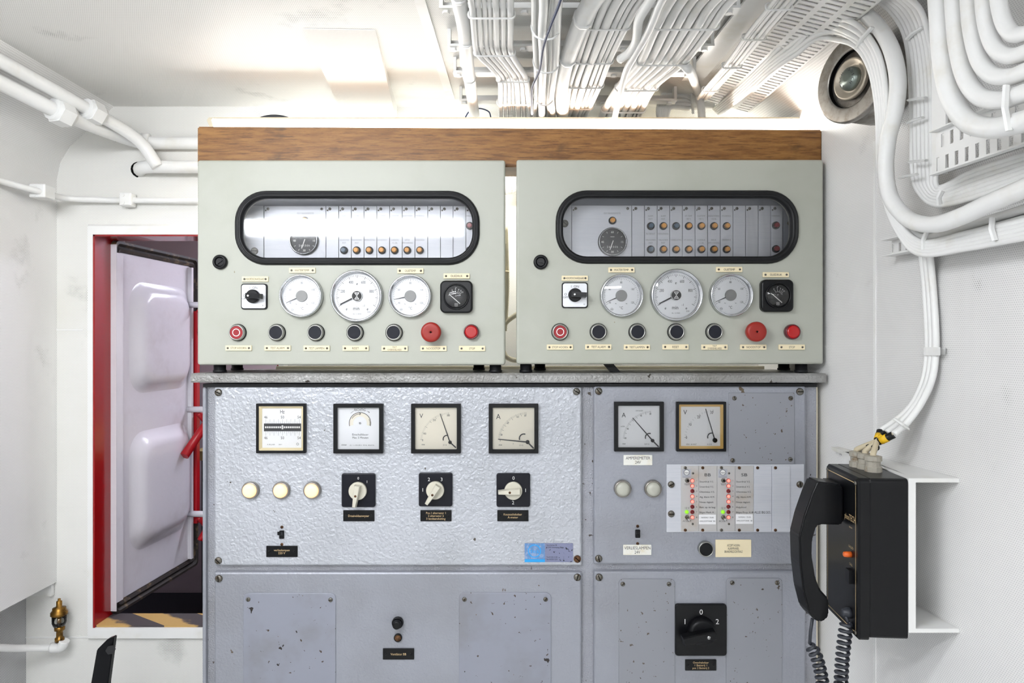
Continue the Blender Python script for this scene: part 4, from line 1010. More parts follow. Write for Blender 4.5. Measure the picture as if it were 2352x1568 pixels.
# ---- engraved plates
def bplate(u, v, lines, h=5.0, w_=71.5, hh=25.5, lw=None, wmax=None):
    return plate(sw, G(u, v), w_*s4, hh*s4, lines, 'plate_black', 'gold', 0.0022, h*s4, 29*s4, wmax and wmax*s4, 1.42, 'black', lw and [x*s4 for x in lw])
bplate(824.5, 1183.5, ['Draaiveldaanwyzer'], 5.2, lw=[48])
bplate(1001.5, 1183.5, ['Pos.1 alternator 1', '2 alternator 2', '3 landaansluiting'], 4.6, lw=[45, 36, 44])
bplate(1178, 1183.5, ['Keuzeschakelaar', 'A-meter'], 4.8, lw=[42, 24])
bplate(648, 1265.5, ['verlieslampen', '220 V'], 4.8, lw=[36, 16])
bplate(915.5, 1500.5, ['Ventilator BB'], 5.2, lw=[36])
bplate(1609, 1526, ['Omschakelaar', '1 Batterij 1', 'pos 2 Batterij 2'], 4.4, lw=[36, 28, 38], hh=25)
def wplate(u, v, w_, hh, lines, h, lw, mt='plate_white'):
    return plate(sw, G(u, v), w_*s4, hh*s4, lines, mt, 'ink', 0.0018, h*s4, None, None, 1.38, 'black', [x*s4 for x in lw])
wplate(1465, 1056, 66, 23.5, ['AMPEREMETER', '24V'], 7.0, [56, 13])
wplate(1463.5, 1262, 64.5, 23.5, ['VERLIESLAMPEN', '24V'], 7.0, [60, 13])
wplate(1684, 1258.5, 82, 40, ['ACCEPT HOORN', 'ALARMPANEEL', 'BRANDMELDCENTRALE'], 5.2, [29, 26, 41], 'ivory')
# ---- toggle switches
def toggle(u, v, up):
    c = G(u, v)
    def tg(mb):
        mb.rbox(0.0095, 0.016, 0.001, -0.0025, 0.0006, 0.0006, seg=1)
        a, b = (0.006, -0.003) if up else (0.004, -0.004)
        mb.hexa([(-0.0035, -0.002, -0.002), (0.0035, -0.002, -0.002), (0.0035, -0.002, 0.005), (-0.0035, -0.002, 0.005), (-0.0045, -0.013, 0.0025), (0.0025, -0.013, 0.0025), (0.0025, -0.013, 0.009), (-0.0045, -0.013, 0.009)])
    o = put('toggle_switch', ('tog', up), tg, M['black'], sw, c)
    screw(o, G(u, v-17), 0.0030, mt='rust'); screw(o, G(u, v+23), 0.0030, mt='rust'); return o
toggle(647.5, 1227, True); toggle(1464.5, 1225, True)
# ---- accept button and ventilator controls
c = G(1619.5, 1258.5)
ab = put('accept_button', 'abring', lambda mb: mb.ring([(0.0150, 0.0006), (0.0150, -0.007), (0.0142, -0.0088), (0.0130, -0.009), (0.0126, -0.006), (0.0126, 0.0006)], 28), M['bezelmetal'], sw, c)
put('cap', 'abcap', lambda mb: mb.lathe([(0.0127, 0), (0.0127, -0.008), (0.0118, -0.009)], 26), M['black'], ab, c)
c = G(914, 1428)
vb = put('ventilator_button', 'vbring', lambda mb: mb.ring([(0.0112, 0.0006), (0.0112, -0.006), (0.0098, -0.008), (0.0090, -0.004), (0.0090, 0.0006)], 24), M['rubber'], sw, c)
put('plunger', 'vbcap', lambda mb: mb.lathe([(0.009, 0), (0.0088, -0.012), (0.0078, -0.017), (0.005, -0.018)], 22), M['black'], vb, c)
c = G(914.5, 1463)
vl = put('ventilator_lamp', 'vlring', lambda mb: mb.ring([(0.0080, 0.0006), (0.0080, -0.004), (0.0066, -0.005), (0.0062, 0.0006)], 20), M['rubber'], sw, c)
put('lens', 'vllens', lambda mb: mb.lathe([(0.0064, 0), (0.0062, -0.004), (0.0045, -0.0075), (0.0015, -0.0088)], 18), M['brownlens'] if 'brownlens' in M else M['rust'], vl, c)
# ---- blue and violet sticker
c = G(1260.5, 1268.5)
st = put('maker_sticker', 'sticker', lambda mb: mb.box(-55.5*s4, 55.5*s4, -0.0012, 0.0002, -21.5*s4, 21.5*s4), M['stickviolet'], sw, c)
def blue(mb): mb.box(-55.5*s4, -9*s4, -0.0014, -0.0012, -14*s4, 21.5*s4)
put('sticker_logo', 'stblue', blue, M['stickblue'], st, c)
lettering(st, c, lambda mb: (mb.arc(-33*s4, 4*s4, 14*s4, 0, 360, 2.2*s4, -0.0017, n=24), mb.text('tes', -33*s4, 4*s4, 10*s4, 20*s4, -0.0017), mb.bar(-55.5*s4, -18*s4, -9*s4, -18*s4, 7*s4, -0.0016)), M['cyan'])
lettering(st, c, lambda mb: [mb.text(t, -5*s4, z*s4, 3.4*s4, y=-0.0016, align='l', xs=0.75) for t, z in (('Noorderlaan 98', 17.5), ('B-2000 Antwerpen . Belgie', 12.5), ('Tel 03 231.11.00', -10), ('Fax 03/225.13.33', -15))], M['ink'])
# ================================================================ alarm panel rack
YA = YP-0.0005; A = lambda u, v, y=YA-0.0022: P(u, v, y)
al = thing('alarm_panel', 'aluminium alarm panel with red and green lights set in the switchboard', 'alarm panel', G(1689, 1222))
sa = (YA-0.0022)/F; YM = YA-0.0022
a, b = A(1531, 1066), A(1847, 1222)
obj('mounting_plate', MB().rbox(b.x-a.x, a.z-b.z, 0.0006, YM, YA, 0.0004, (a.x+b.x)/2, (a.z+b.z)/2, 1), M['alu'], al)
for u, v in ((1541.5, 1112), (1541.5, 1179.5), (1837, 1112)): screw(al, A(u, v), 0.0066)
edges = [1563.5, 1604.5, 1646.5, 1688, 1730.5, 1772, 1814.5]
mods = []
for i in range(6):
    a, b = A(edges[i]+0.4, 1069.5), A(edges[i+1]-0.4, 1219.5)
    m_ = obj('module', MB().rbox(b.x-a.x, a.z-b.z, 0.0004, YM-0.0016, YM-0.0001, 0.0003, (a.x+b.x)/2, (a.z+b.z)/2, 1), M['module' if i < 4 else 'alu'], al)
    mods.append(m_)
    uc = (1574, 1614, 1657, 1698, 1740, 1781)[i]
    f = lambda u, v: P(u, v, YM-0.0016)
    screw(m_, f(uc, 1074), 0.0030, mt='screw' if i in (0, 2) else 'rust'); screw(m_, f(uc, 1217), 0.0030, mt='rust' if i != 2 else 'screw')
f = lambda u, v: P(u, v, YM-0.0016)
y = -0.0002
for i, du in ((0, 0.0), (2, 83.0)):
    m_ = mods[i]
    for k in range(8):
        on = k in (0, 1, 3, 4, 7); p = f(1590+du, 1103.3+12*k)
        l = put('led_ring', 'ledring', lambda mb: mb.ring([(0.0040, 0), (0.0040, -0.001), (0.0033, -0.0016), (0.0031, 0)], 16), M['red'], m_, p)
        put('led', ('led', on), lambda mb: mb.lathe([(0.0032, 0), (0.0032, -0.002), (0.0024, -0.0036), (0.0010, -0.0042)], 14), M['ledon' if on else 'ledoff'], m_, p)
    p = f(1577+du, 1175)
    put('led', 'gled', lambda mb: mb.lathe([(0.0036, 0), (0.0036, -0.002), (0.0027, -0.0040), (0.0010, -0.0046)], 14), M['ledgreen'], m_, p)
    for v, key in ((1103, 't'), (1187.5, 'a')):
        p = f(1578+du, v)
        def tg(mb):
            mb.lathe([(0.0045, 0), (0.0045, -0.002), (0.0030, -0.0028)], 6)
            if key == 't': mb.tube([(0, -0.002, 0), (0.0002, -0.011, 0.001)], 0.0014, 8, m=1)
            else: mb.tube([(0, -0.002, 0), (0.0016, -0.011, -0.0036)], 0.0014, 8, m=1)
        put('toggle', ('atog', key), tg, [M['screw'], M['slot' if key == 't' else 'chrome']], m_, p)
    for u, v in ((1591.5, 1086.5), (1591, 1203)): screw(m_, f(u+du, v), 0.0022)
    p = f(1577+du, 1086.5)
    stk = put('maker_sticker', 'tessticker', lambda mb: mb.box(-10.3*sa, 10.3*sa, -0.0004, 0, -10*sa, 9.5*sa), M['stickgrey'], m_, p)
    put('sticker_disc', 'tesdisc', lambda mb: mb.lathe([(6.3*sa, -0.0004), (6.3*sa, -0.0006)], 20, 0, 2*sa, sm=False), M['print_white'], m_, p)
    def lt(mb):
        mb.arc(0, 2*sa, 6.2*sa, 0, 360, 0.9*sa, -0.0008, n=20); mb.text('tes', 0, 2*sa, 4.6*sa, 9*sa, -0.0008)
        mb.text('industrial systems', 0, -8.3*sa, 1.8*sa, 18*sa, -0.0006)
        mb.text('TEST', 1*sa, -25.5*sa, 4.2*sa, 12.5*sa, y); mb.text('ACCEPT', 1.0*sa, -109.5*sa, 3.6*sa, 20*sa, y); mb.text('12 V', 1.5*sa, -79.5*sa, 4.2*sa, 10*sa, y)
        for k in range(8): mb.text(str(k+1), 23*sa, (-16.8-12*k)*sa, 3.6*sa, y=y)
    lettering(m_, p, lt, M['ink'])
for i, head, rows, ub in ((1, 'BB', ('Stuurdruk V.S.', 'Smeerdruk V.S.', 'Olieniveau V.S.', 'Alg. Alarm H.M.', 'Niveau dagtank', 'Batt. sp. te laag', 'Bilges Mach. K.'), 1607), (3, 'SB', ('Stuurdruk V.S.', 'Smeerdruk V.S.', 'Olieniveau V.S.', 'Alg. Alarm H.M.', 'Niveau dagtank', 'Hulpdiesel', 'Bilges Prop. K.'), 1691)):
    p = f(ub, 1100)
    def rw(mb):
        mb.text(head, 18.5*sa, 10*sa, 7*sa, 14*sa, y)
        for k, t in enumerate(rows): mb.text(t, 0, (-5.6-11.75*k)*sa, 4.0*sa, min(36, len(t)*2.28)*sa, y, align='l')
    lettering(mods[i], p, rw, M['ink'])
    p = f((1624.5, 0, 1709.5)[i-1], 1192.5-(0 if i == 1 else 1))
    stp = put('paper_sticker', 'papst', lambda mb: mb.box(-19.5*sa, 19.5*sa, -0.0005, 0, -11*sa, 11*sa), M['paper'], mods[i], p)
    def sl(mb):
        mb.text('NIVEAU  OLIE-', 1*sa, 4.6*sa, 2.9*sa, 29*sa, -0.0007); mb.text('OMLOOPTANK  '+head, 0, -3.8*sa, 2.9*sa, 36*sa, -0.0007)
    lettering(mods[i], p, sl, M['ink'])
def hand(mb):
    mb.text('ALLE BILGES,', 0, 0, 5.6*sa, 38*sa, y); mb.bar(-27*sa, 0, -21.5*sa, 0, 0.8*sa, y); mb.bar(-24*sa, 2*sa, -21.5*sa, 0, 0.8*sa, y); mb.bar(-24*sa, -2*sa, -21.5*sa, 0, 0.8*sa, y)
lettering(mods[4], f(1751.5, 1176), hand, M['ink'], 'handwriting')
# ================================================================ countertop
yl0 = 1.325; zt = P(0, 857, 1.33).z; zb = P(0, 878.5, yl0).z
l0, l1 = P(438, 0, yl0).x, P(1898, 0, yl0).x
ct = thing('countertop', 'worn grey hammered steel countertop under the control cabinets', 'countertop', ((l0+l1)/2, 1.45, zb))
tp = MB()
tp.loft([[(l0, yl0+0.001, zb), (l0, yl0, zb+0.003), (l0, yl0, zt-0.004), (l0, yl0+0.004, zt), (l0+0.008, 1.53, zt), (l0+0.008, 1.53, zt-0.004), (l0, yl0+0.012, zt-0.004), (l0, yl0+0.012, zb)],
         [(l1, yl0+0.001, zb), (l1, yl0, zb+0.003), (l1, yl0, zt-0.004), (l1, yl0+0.004, zt), (l1-0.03, 1.53, zt), (l1-0.03, 1.53, zt-0.004), (l1, yl0+0.012, zt-0.004), (l1, yl0+0.012, zb)]])
obj('top_sheet', tp, M['ham_top'], ct)
obj('support_strip', MB().box(xa+0.01, xb-0.01, Yf+0.02, 1.50, ztop-0.0035, zt-0.0045), M['rubber'], ct)
obj('rear_ledge', MB().box(l0+0.1, l1-0.05, 1.515, 1.53, zt+0.0002, zt+0.007), M['rustcream'] if 'rustcream' in M else M['creamcable'], ct)
blk = thing('black_strut', 'slanted black strut under the control cabinet beside the wall', 'strut', (0.2, 1.39, zt))
obj('strut_bar', MB().hexa([(x+o, y, z) for z, o in ((zt+0.0003, 0.018), (P(0, 836, 1.331).z+0.0035, 0.0)) for x, y in ((0.182, 1.385), (0.202, 1.385), (0.202, 1.40), (0.182, 1.40))]), M['black'], blk)
# ================================================================ phone on the side wall
ANG = math.atan(0.08)
PX, PY = 0.580, 1.0              # near corner of the bracket plate (its face towards the phone)
pz1, pz0 = P(0, 1100, 1.0).z, P(0, 1476, 1.0).z
def wx(y): return WR0+WRK*y
br = thing('phone_bracket', 'white welded steel bracket holding the black phone on the side wall', 'bracket', (PX, PY, pz0))
dirx = lambda y: PX+0.08*(y-PY)
k0, k1 = PY-0.001, PY+0.30
pl = MB()
zlo, zhi = P(0, 1452, 1.0).z, P(0, 1098, 1.0).z
pl.hexa([(dirx(y)+t, y, z) for z in (zlo, zhi) for y, t in ((k0, 0.0005), (k0, 0.011), (k1-0.06, 0.011), (k1-0.06, 0.0005))])
obj('back_plate', pl, M['white'], br)
for zz in (zhi-0.006, zlo):
    sh = MB(); y1 = k1
    sh.hexa([(x, y, z) for z in (zz, zz+0.006) for x, y in ((dirx(k0)+0.011, k0), (wx(k0)-0.0005, k0), (wx(y1)-0.0005, y1), (dirx(y1)+0.004, y1))])
    obj('shelf', sh, M['white'], br)
# phone body in a local frame: x along plate to the back (world +Y), y = depth towards -X
ph = thing('wall_phone', 'black wall phone box with gold lined front on the white bracket', 'phone', (PX, PY, pz0))
Lp, Dp, Hp = 0.127, 0.070, pz1-pz0
def PL(l, d, z): return Vector((PX-d, PY+l, pz0+z))            # unrotated frame, turned afterwards by -ANG about the corner
bd = MB()
def lp_loop(q, d): return [(PX-d, PY+q+(Lp-2*q)*a, pz0+q+(Hp-2*q)*b) for a, b in ((0, 0), (1, 0), (1, 1), (0, 1))]
def rloop(w0, w1, h0, h1, r, d, seg=4):
    return [(PX-d, PY+x, pz0+z) for x, z in rr(w1-w0, h1-h0, r, seg, (w0+w1)/2, (h0+h1)/2)]
bd.loft([rloop(0, Lp, 0.004, Hp, 0.006, 0.0), rloop(0, Lp, 0.004, Hp, 0.006, Dp-0.018), rloop(0.001, Lp-0.001, 0.005, Hp-0.001, 0.006, Dp-0.016)])
obj('case', bd, M['blacksoft'], ph)
ld = MB(); ld.loft([rloop(0, Lp, 0, Hp, 0.007, Dp-0.0155), rloop(0, Lp, 0, Hp, 0.007, Dp-0.003), rloop(0.003, Lp-0.003, 0.003, Hp-0.003, 0.006, Dp)])
lid = obj('front_plate', ld, M['blacksoft'], ph)
def flatp(fn, name, mt, par=None):   # flat print on the front: (l, z) coordinates
    mb = MB(); fn(mb); m2 = MB(); m2.flat = True
    m2.add([(PX-Dp-0.0003+v[1], PY+Lp-v[0], pz0+v[2]) for v in mb.v], mb.f)
    me, c = m2.mesh(name, M[mt], True); o = bpy.data.objects.new(name, me); link(o, par or lid, c); return o
def gl(mb):
    i = 0.009
    for a, b in (((i, i), (Lp-i, i)), ((Lp-i, i), (Lp-i, Hp-i)), ((Lp-i, Hp-i), (i, Hp-i)), ((i, Hp-i), (i, i))): mb.bar(*a, *b, 0.0012)
flatp(gl, 'gold_line', 'gold')
def pt(mb):
    mb.text('phon', 0.078, Hp-0.066, 0.0085, 0.016, align='l'); mb.text('TECH', 0.0945, Hp-0.065, 0.0095, 0.022, align='l')
    mb.text('system', 0.1, Hp-0.079, 0.003, align='c'); mb.text('CALLED', 0.101, Hp-0.109, 0.0034, align='c'); mb.text('CALL', 0.101, Hp-0.135, 0.0034, align='c')
flatp(pt, 'lettering', 'gold')
def knobx(name, l, z, prof, mt, n=14):
    mb = MB(); mb.loft([[(PX-Dp-d, PY+l+r*math.cos(2*math.pi*k/n), pz0+z+r*math.sin(2*math.pi*k/n)) for k in range(n)] for r, d in prof], sm=True)
    return obj(name, mb, M[mt], ph)
knobx('call_lamp', 0.026, Hp-0.120, [(0.0045, 0), (0.0044, 0.006), (0.0038, 0.0105), (0.0022, 0.0115)], 'orange')
obj('call_button', MB().box(PX-Dp-0.006, PX-Dp+0.001, PY+0.018, PY+0.032, pz0+Hp-0.162, pz0+Hp-0.142), M['black'], ph)
for l in (0.009, Lp-0.009):
    for z in (0.009, Hp-0.009): knobx('corner_screw', l, z, [(0.0035, 0), (0.0035, 0.001), (0.002, 0.002)], 'screw', 8)
knobx('cord_gland', 0.030, 0.030, [(0.008, -0.001), (0.008, 0.004), (0.006, 0.010), (0.004, 0.012)], 'cordgrey')
obj('cradle', MB().box(PX-Dp-0.010, PX-Dp-0.0002, PY+0.062, PY+0.112, pz0+Hp-0.075, pz0+Hp-0.022), M['blacksoft'], ph)
# cable glands on top
for i, (l, d) in enumerate(((0.058, 0.020), (0.080, 0.022), (0.098, 0.027))):
    g = MB(); n = 12
    g.loft([[(PX-d-0.004+r*math.cos(2*math.pi*k/n), PY+l+r*math.sin(2*math.pi*k/n), pz0+Hp+z) for k in range(n)] for r, z in ((0.0125, -0.001), (0.0125, 0.008), (0.0105, 0.009), (0.0105, 0.016), (0.0125, 0.017), (0.0125, 0.024), (0.008, 0.025))])
    obj('cable_gland', g, M['glandgrey'], ph)
for o in (ph,): o.rotation_euler = (0, 0, -ANG)
# handset
hy0, hy1 = 1.056, 1.094
hs = thing('phone_handset', 'black handset with dark coiled cord hanging on the wall phone', 'handset', P(1870, 1400, 1.07))
h_ = lambda u, v: (P(u, v, 1.09).x, P(u, v, 1.07).z)
prof = [(1856, 1101), (1844, 1128), (1826, 1180), (1815, 1226), (1817, 1290), (1824, 1350), (1836, 1398), (1848, 1414), (1862, 1421), (1876, 1415), (1882, 1404), (1880, 1366), (1862, 1346), (1852, 1320), (1844, 1270), (1845, 1235), (1854, 1203), (1862, 1199), (1908, 1200), (1914, 1196), (1914, 1116), (1908, 1108), (1880, 1104)]
obj('grip', prism([h_(u, v) for u, v in reversed(prof)], hy0, hy1, 0.0045, 3), M['blacksoft'], hs)
coil = []
def helix(path, r, turns, n=10):
    path = catmull(path, 12); out = []
    L = [0]
    for a, b in zip(path[:-1], path[1:]): L.append(L[-1]+(b-a).length)
    N = int(turns*n)
    for i in range(N+1):
        s = L[-1]*i/N; j = 0
        while j < len(L)-2 and L[j+1] < s: j += 1
        f_ = (s-L[j])/max(L[j+1]-L[j], 1e-9); p = path[j].lerp(path[j+1], f_); t = (path[j+1]-path[j]).normalized()
        u_ = Vector((0, 1, 0)); u_ = (u_-t*u_.dot(t)).normalized(); v_ = t.cross(u_)
        a = 2*math.pi*i/n; rr_ = r*min(1, i/6, (N-i)/6)
        out.append(p+u_*rr_*math.cos(a)+v_*rr_*math.sin(a))
    return out
PG = Matrix.Rotation(-ANG, 4, 'Z') @ Vector((-Dp-0.008, 0.030, 0.030))+Vector((PX, PY, pz0))
cp = [P(1866, 1420, 1.075), P(1862, 1450, 1.075), P(1860, 1478, 1.075), P(1876, 1510, 1.07), P(1888, 1560, 1.065), P(1898, 1640, 1.06), P(1908, 1730, 1.05), P(1926, 1730, 1.04), P(1930, 1640, 1.035), P(1932, 1560, 1.03), P(1936, 1500, 1.03), P(1942, 1450, 1.03), P(1947, 1426, 1.03), PG]
hp_ = helix(cp[2:-1], 0.0080, 44, 12)
obj('coiled_cord', MB().tube([cp[0], cp[1]]+hp_+[cp[-1]], 0.0026, 7), M['cordgrey'], hs)
M['hornface'] = mat('brushed_horn_face', (176, 166, 150), 0.4, 0.5)
# ================================================================ horn on the side wall
hc = wallpt(1955, 181, 0.085)
hn = thing('signal_horn', 'round grey metal signal horn on the side wall beside the cables', 'horn', hc)
nrm = Vector((-1, WRK*0.0-0.02, 0)).normalized()
def hl(prof, n=36, c0=True):
    mb = MB(); e1 = Vector((0, 0, 1)); ax = Vector((-1, -0.36, 0)).normalized(); e2 = ax.cross(e1)
    mb.loft([[hc+ax*d+(e1*math.sin(2*math.pi*k/n)+e2*math.cos(2*math.pi*k/n))*r for k in range(n)] for r, d in prof], cap0=c0, sm=True); return mb
R = 0.0705
obj('outer_ring', hl([(R, -0.006), (R, 0.0), (R*0.992, 0.002), (R*0.98, 0.0028), (R*0.96, 0.003), (R*0.70, 0.003), (R*0.67, 0.0028), (R*0.655, 0.0012), (R*0.645, -0.004), (R*0.645, -0.030), (R*0.60, -0.030)], 48), M['steel'], hn)
obj('housing', hl([(R*0.75, -0.078), (R*0.93, -0.072), (R*0.95, -0.066), (R*0.95, -0.006)]), M['steel'], hn)
obj('cavity', hl([(R*0.650, 0.0014), (R*0.643, -0.002), (R*0.640, -0.027), (R*0.60, -0.0288), (R*0.01, -0.0288)], 48, False), M['slot'], hn)
obj('inner_cone', hl([(R*0.20, -0.028), (R*0.30, -0.016), (R*0.47, -0.003), (R*0.485, 0.0), (R*0.475, 0.003), (R*0.45, 0.004), (R*0.42, 0.0035), (R*0.34, -0.001), (R*0.30, -0.002), (R*0.27, -0.001)], 40), M['hornface'], hn)
obj('centre_cap', hl([(R*0.275, -0.002), (R*0.275, 0.003), (R*0.26, 0.006), (R*0.18, 0.010), (R*0.08, 0.0115)], 32), M['copper'], hn)
def bosch():
    mb = MB(); e1 = Vector((0, 0, 1)); ax = Vector((-1, -0.36, 0)).normalized(); e2 = e1.cross(ax)
    m2 = MB(); m2.flat = True
    for t, a0, dr_ in (('BOSCH', -20, 1), ('BOSCH', 160, 1)):
        for i, ch in enumerate(t):
            a = math.radians(a0+80-27*i); rad = R*0.19
            g = MB(); g.text(ch, 0, 0, R*0.062)
            rot = a-math.pi/2
            for f_ in [0]:
                vv = []
                for v in g.v:
                    x, z = v[0]*math.cos(rot)-v[2]*math.sin(rot), v[0]*math.sin(rot)+v[2]*math.cos(rot)
                    x += rad*math.cos(a); z += rad*math.sin(a)
                    rr_ = math.hypot(x, z)
                    vv.append(hc+ax*(0.0102+max(0, (R*0.18-rr_))*0.2)+e2*x+e1*z)
                m2.add(vv, g.f)
    me, c = m2.mesh('lettering', M['ink'], True); o = bpy.data.objects.new('lettering', me); link(o, hn, c)
bosch()
obj('stand_off', MB().tube([hc+Vector((0.055, 0, 0)), hc+Vector((wx(hc.y)-hc.x-0.0005, 0, 0))], 0.03, 14), M['steel'], hn)
# ================================================================ cables
def bundle(label, z, st, n, ties, drop=True, z2=None, rvar=0.38, jit=0.002, cat='cables', rnd=False):
    """flat bundle of n cables: stations (v, u left, u right) on the plane z above the camera"""
    v0, ul, ur = st[len(st)//2]; o = ceil((ul+ur)/2, v0, z)
    t = thing('cable_bundle', label, cat, o)
    rs = [random.uniform(1-rvar, 1+rvar) for _ in range(n)]; tot = sum(rs)
    fr = []; acc = 0
    for r in rs: fr.append((acc+r/2)/tot); acc += r
    wds = [(b-a)*(z*F/(784-v))/F for v, a, b in st]
    for i in range(n):
        pts = []
        rad = rs[i]/tot*(sum(wds)/len(wds))/2*(0.93 if not rnd else 1.4)
        dz = random.uniform(-jit, jit) if not rnd else (0.012*math.sin(2.4*i))
        for k, (v, a, b) in enumerate(st):
            u = a+(b-a)*fr[i]+(random.uniform(-2, 2) if rnd else 0)
            p = ceil(u, v, z); p.z += dz; pts.append(p)
        d0 = (pts[0]-pts[1]).normalized(); lead = pts[0]+Vector((d0.x/max(-d0.y, 0.3)*0.42*0.45, -0.42, 0))
        if drop:
            p = pts[-1].copy(); q = Vector((p.x, 1.560, p.z-0.012)); pts.append(q); pts.append(Vector((q.x, 1.588, q.z-0.05))); pts.append(Vector((q.x, 1.59, q.z-0.14)))
        obj('cable', MB().tube([lead]+catmull(pts, 5), rad, 9), M['cable'], t)
    for v in ties:
        for k in range(len(st)-1):
            if st[k][0] <= v <= st[k+1][0]:
                f_ = (v-st[k][0])/(st[k+1][0]-st[k][0]); a = st[k][1]+(st[k+1][1]-st[k][1])*f_; b = st[k][2]+(st[k+1][2]-st[k][2])*f_
        A_, B_ = ceil(a, v, z), ceil(b, v, z); rad = max((B_.x-A_.x)/n/2*1.1, 0.004)
        if rnd: rad = 0.02
        w_ = B_.x-A_.x+0.002; c = (A_+B_)/2
        sl = (st[-1][1]-st[0][1])
        outl = [Vector((x, c.y+random.uniform(-0.0005, 0.0005), zz)) for x, zz in rr(w_, 2*rad+0.002, rad, 4, c.x, c.z)]
        obj('cable_tie', MB().tube(outl, 0.0016, 6, closed=True, flat=0.0016), M['white'], t)
    return t
Zc = 0.495
bundle('flat bundle of white cables leftmost on the ceiling, kinked to one side halfway', Zc, [(-60, 1052, 1178), (0, 1074, 1181), (60, 1080, 1181), (118, 1088, 1181), (150, 1118, 1196), (182, 1142, 1214), (230, 1143, 1220), (262, 1143, 1224)], 7, (33, 120, 182, 234))
bundle('loose round bundle of white cables next to the kinked flat bundle', Zc-0.005, [(-60, 1215, 1300), (0, 1222, 1290), (60, 1222, 1286), (140, 1226, 1284), (215, 1228, 1272), (262, 1226, 1276)], 6, (60, 140, 218), rnd=True)
bundle('flat bundle of white cables slanting down the middle of the ceiling', Zc, [(-60, 1398, 1540), (0, 1366, 1482), (60, 1345, 1446), (135, 1322, 1408), (192, 1304, 1386), (245, 1298, 1360), (264, 1294, 1350)], 6, (58, 138, 194, 244))
bundle('broad flat bundle of white cables fanning across the ceiling beside the slotted tray', Zc, [(-60, 1570, 1790), (0, 1528, 1692), (70, 1492, 1640), (142, 1462, 1580), (198, 1415, 1512), (250, 1382, 1482), (266, 1376, 1474)], 7, (55, 140, 200, 250))
def cable1(label, pts, r, mt='cable', name='cable', ties=(), cat='cable', grp=None, far=False, tail=None):
    t = thing(name, label, cat, pts[len(pts)//2], grp)
    pp = catmull(pts, 7)
    if tail is not None: pp.append(pp[-1]+tail)
    if far:
        d0 = (pts[0]-pts[1]).normalized(); pp.insert(0, pp[0]+Vector((d0.x/max(-d0.y, 0.3)*0.42*0.45, -0.42, 0)))
    obj('cable_run', MB().tube(pp, r, 10), M[mt], t)
    for f_ in ties:
        i = max(int(f_*(len(pp)-2)), 1); p = pp[i]; d = (pp[i+1]-pp[i]).normalized()
        obj('cable_tie', MB().tube([p-d*0.0035, p+d*0.0035], r*1.14, 10), M['white'], t)
    return t
cz = lambda pts, z=Zc: [ceil(u, v, z) for u, v in pts]
cable1('thick white pipe along the ceiling at the far left of the cables', cz([(1040, -60), (1055, 0), (1068, 70), (1075, 150), (1083, 215), (1090, 268)], 0.51), 0.0115, name='conduit', ties=(0.22, 0.5, 0.72), far=True)
cable1('thin white cable left of the thick ceiling pipe', cz([(1028, -60), (1043, 0), (1058, 80), (1062, 150)], 0.512), 0.0045, ties=(0.5,), far=True)
cable1('single thick white cable bending between two ceiling bundles', cz([(1410, -60), (1362, 0), (1336, 50), (1312, 110), (1296, 160), (1290, 205), (1293, 262)], Zc-0.004), 0.0145, ties=(0.35, 0.6), far=True)
cable1('loose white cable ending with a short curl between two bundles', cz([(1530, -60), (1494, 0), (1468, 45), (1462, 90), (1448, 118), (1424, 136)], Zc-0.022), 0.0072, far=True)
cable1('slim white cable crossing in front of the broad ceiling bundle', cz([(1560, -60), (1520, 0), (1490, 70), (1456, 130), (1436, 170), (1420, 235), (1412, 270)], Zc-0.026), 0.0060, far=True)
cable1('dark blue wire hanging down the loose round bundle', cz([(1300, -60), (1288, 0), (1265, 60), (1248, 110), (1240, 160), (1222, 205), (1222, 262)], Zc-0.04), 0.0022, 'blue_wire', far=True)
cable1('blue and white wire curl behind the light', [P(1066, 275, 1.56), P(1078, 256, 1.56), P(1100, 249, 1.56), P(1122, 256, 1.56), P(1128, 272, 1.56)], 0.0015, 'blue_wire')
cable1('thick white cable hanging down beside the looped cables', [ceil(1560, 140, 0.50), ceil(1585, 165, 0.49), P(1600, 205, 1.50), P(1610, 245, 1.52), P(1614, 300, 1.53)], 0.0085)
lpb = thing('cable_bundle', 'small bunch of white cables looping over behind the light', 'cables', P(1540, 240, 1.55))
for i in range(6):
    obj('cable', MB().tube(catmull([P(1518+i*2, 292, 1.53+0.005*i), P(1512+i*5, 250, 1.53), P(1528+i*6, 212+i*7, 1.535), P(1560+i*4, 204+i*9, 1.54), P(1590, 222+i*5, 1.55), P(1640, 235+i*2, 1.56)], 5), 0.0055, 8), M['cable'], lpb)
obj('cable_tie', MB().tube([P(1588, 212, 1.535), P(1592, 262, 1.535)], 0.003, 6), M['white'], lpb)
# rungs that carry the ceiling cables
rg = thing('cable_ladder', 'white steel rungs across the ceiling above the cable bundles', 'cable ladder', (0.1, 1.3, CZ))
for v in (22, 108, 168, 232):
    p = ceil(1176, v, 0.528)
    rb = obj('rung', MB().box(-0.115, 0.36, p.y-0.012, p.y+0.012, p.z-0.003, p.z+0.001).box(-0.115, 0.36, p.y+0.009, p.y+0.012, p.z, p.z+0.016), M['white'], rg)
    for x in (-0.105, 0.02, 0.2, 0.345):
        obj('rung_bolt', MB().tube([(x, p.y, p.z-0.007), (x, p.y, p.z-0.002)], 0.006, 6), M['white'], rb)
    for x in (-0.112, 0.357): obj('hanger', MB().box(x-0.003, x+0.003, p.y-0.010, p.y+0.008, p.z+0.0005, CZ-0.0003), M['white'], rg)
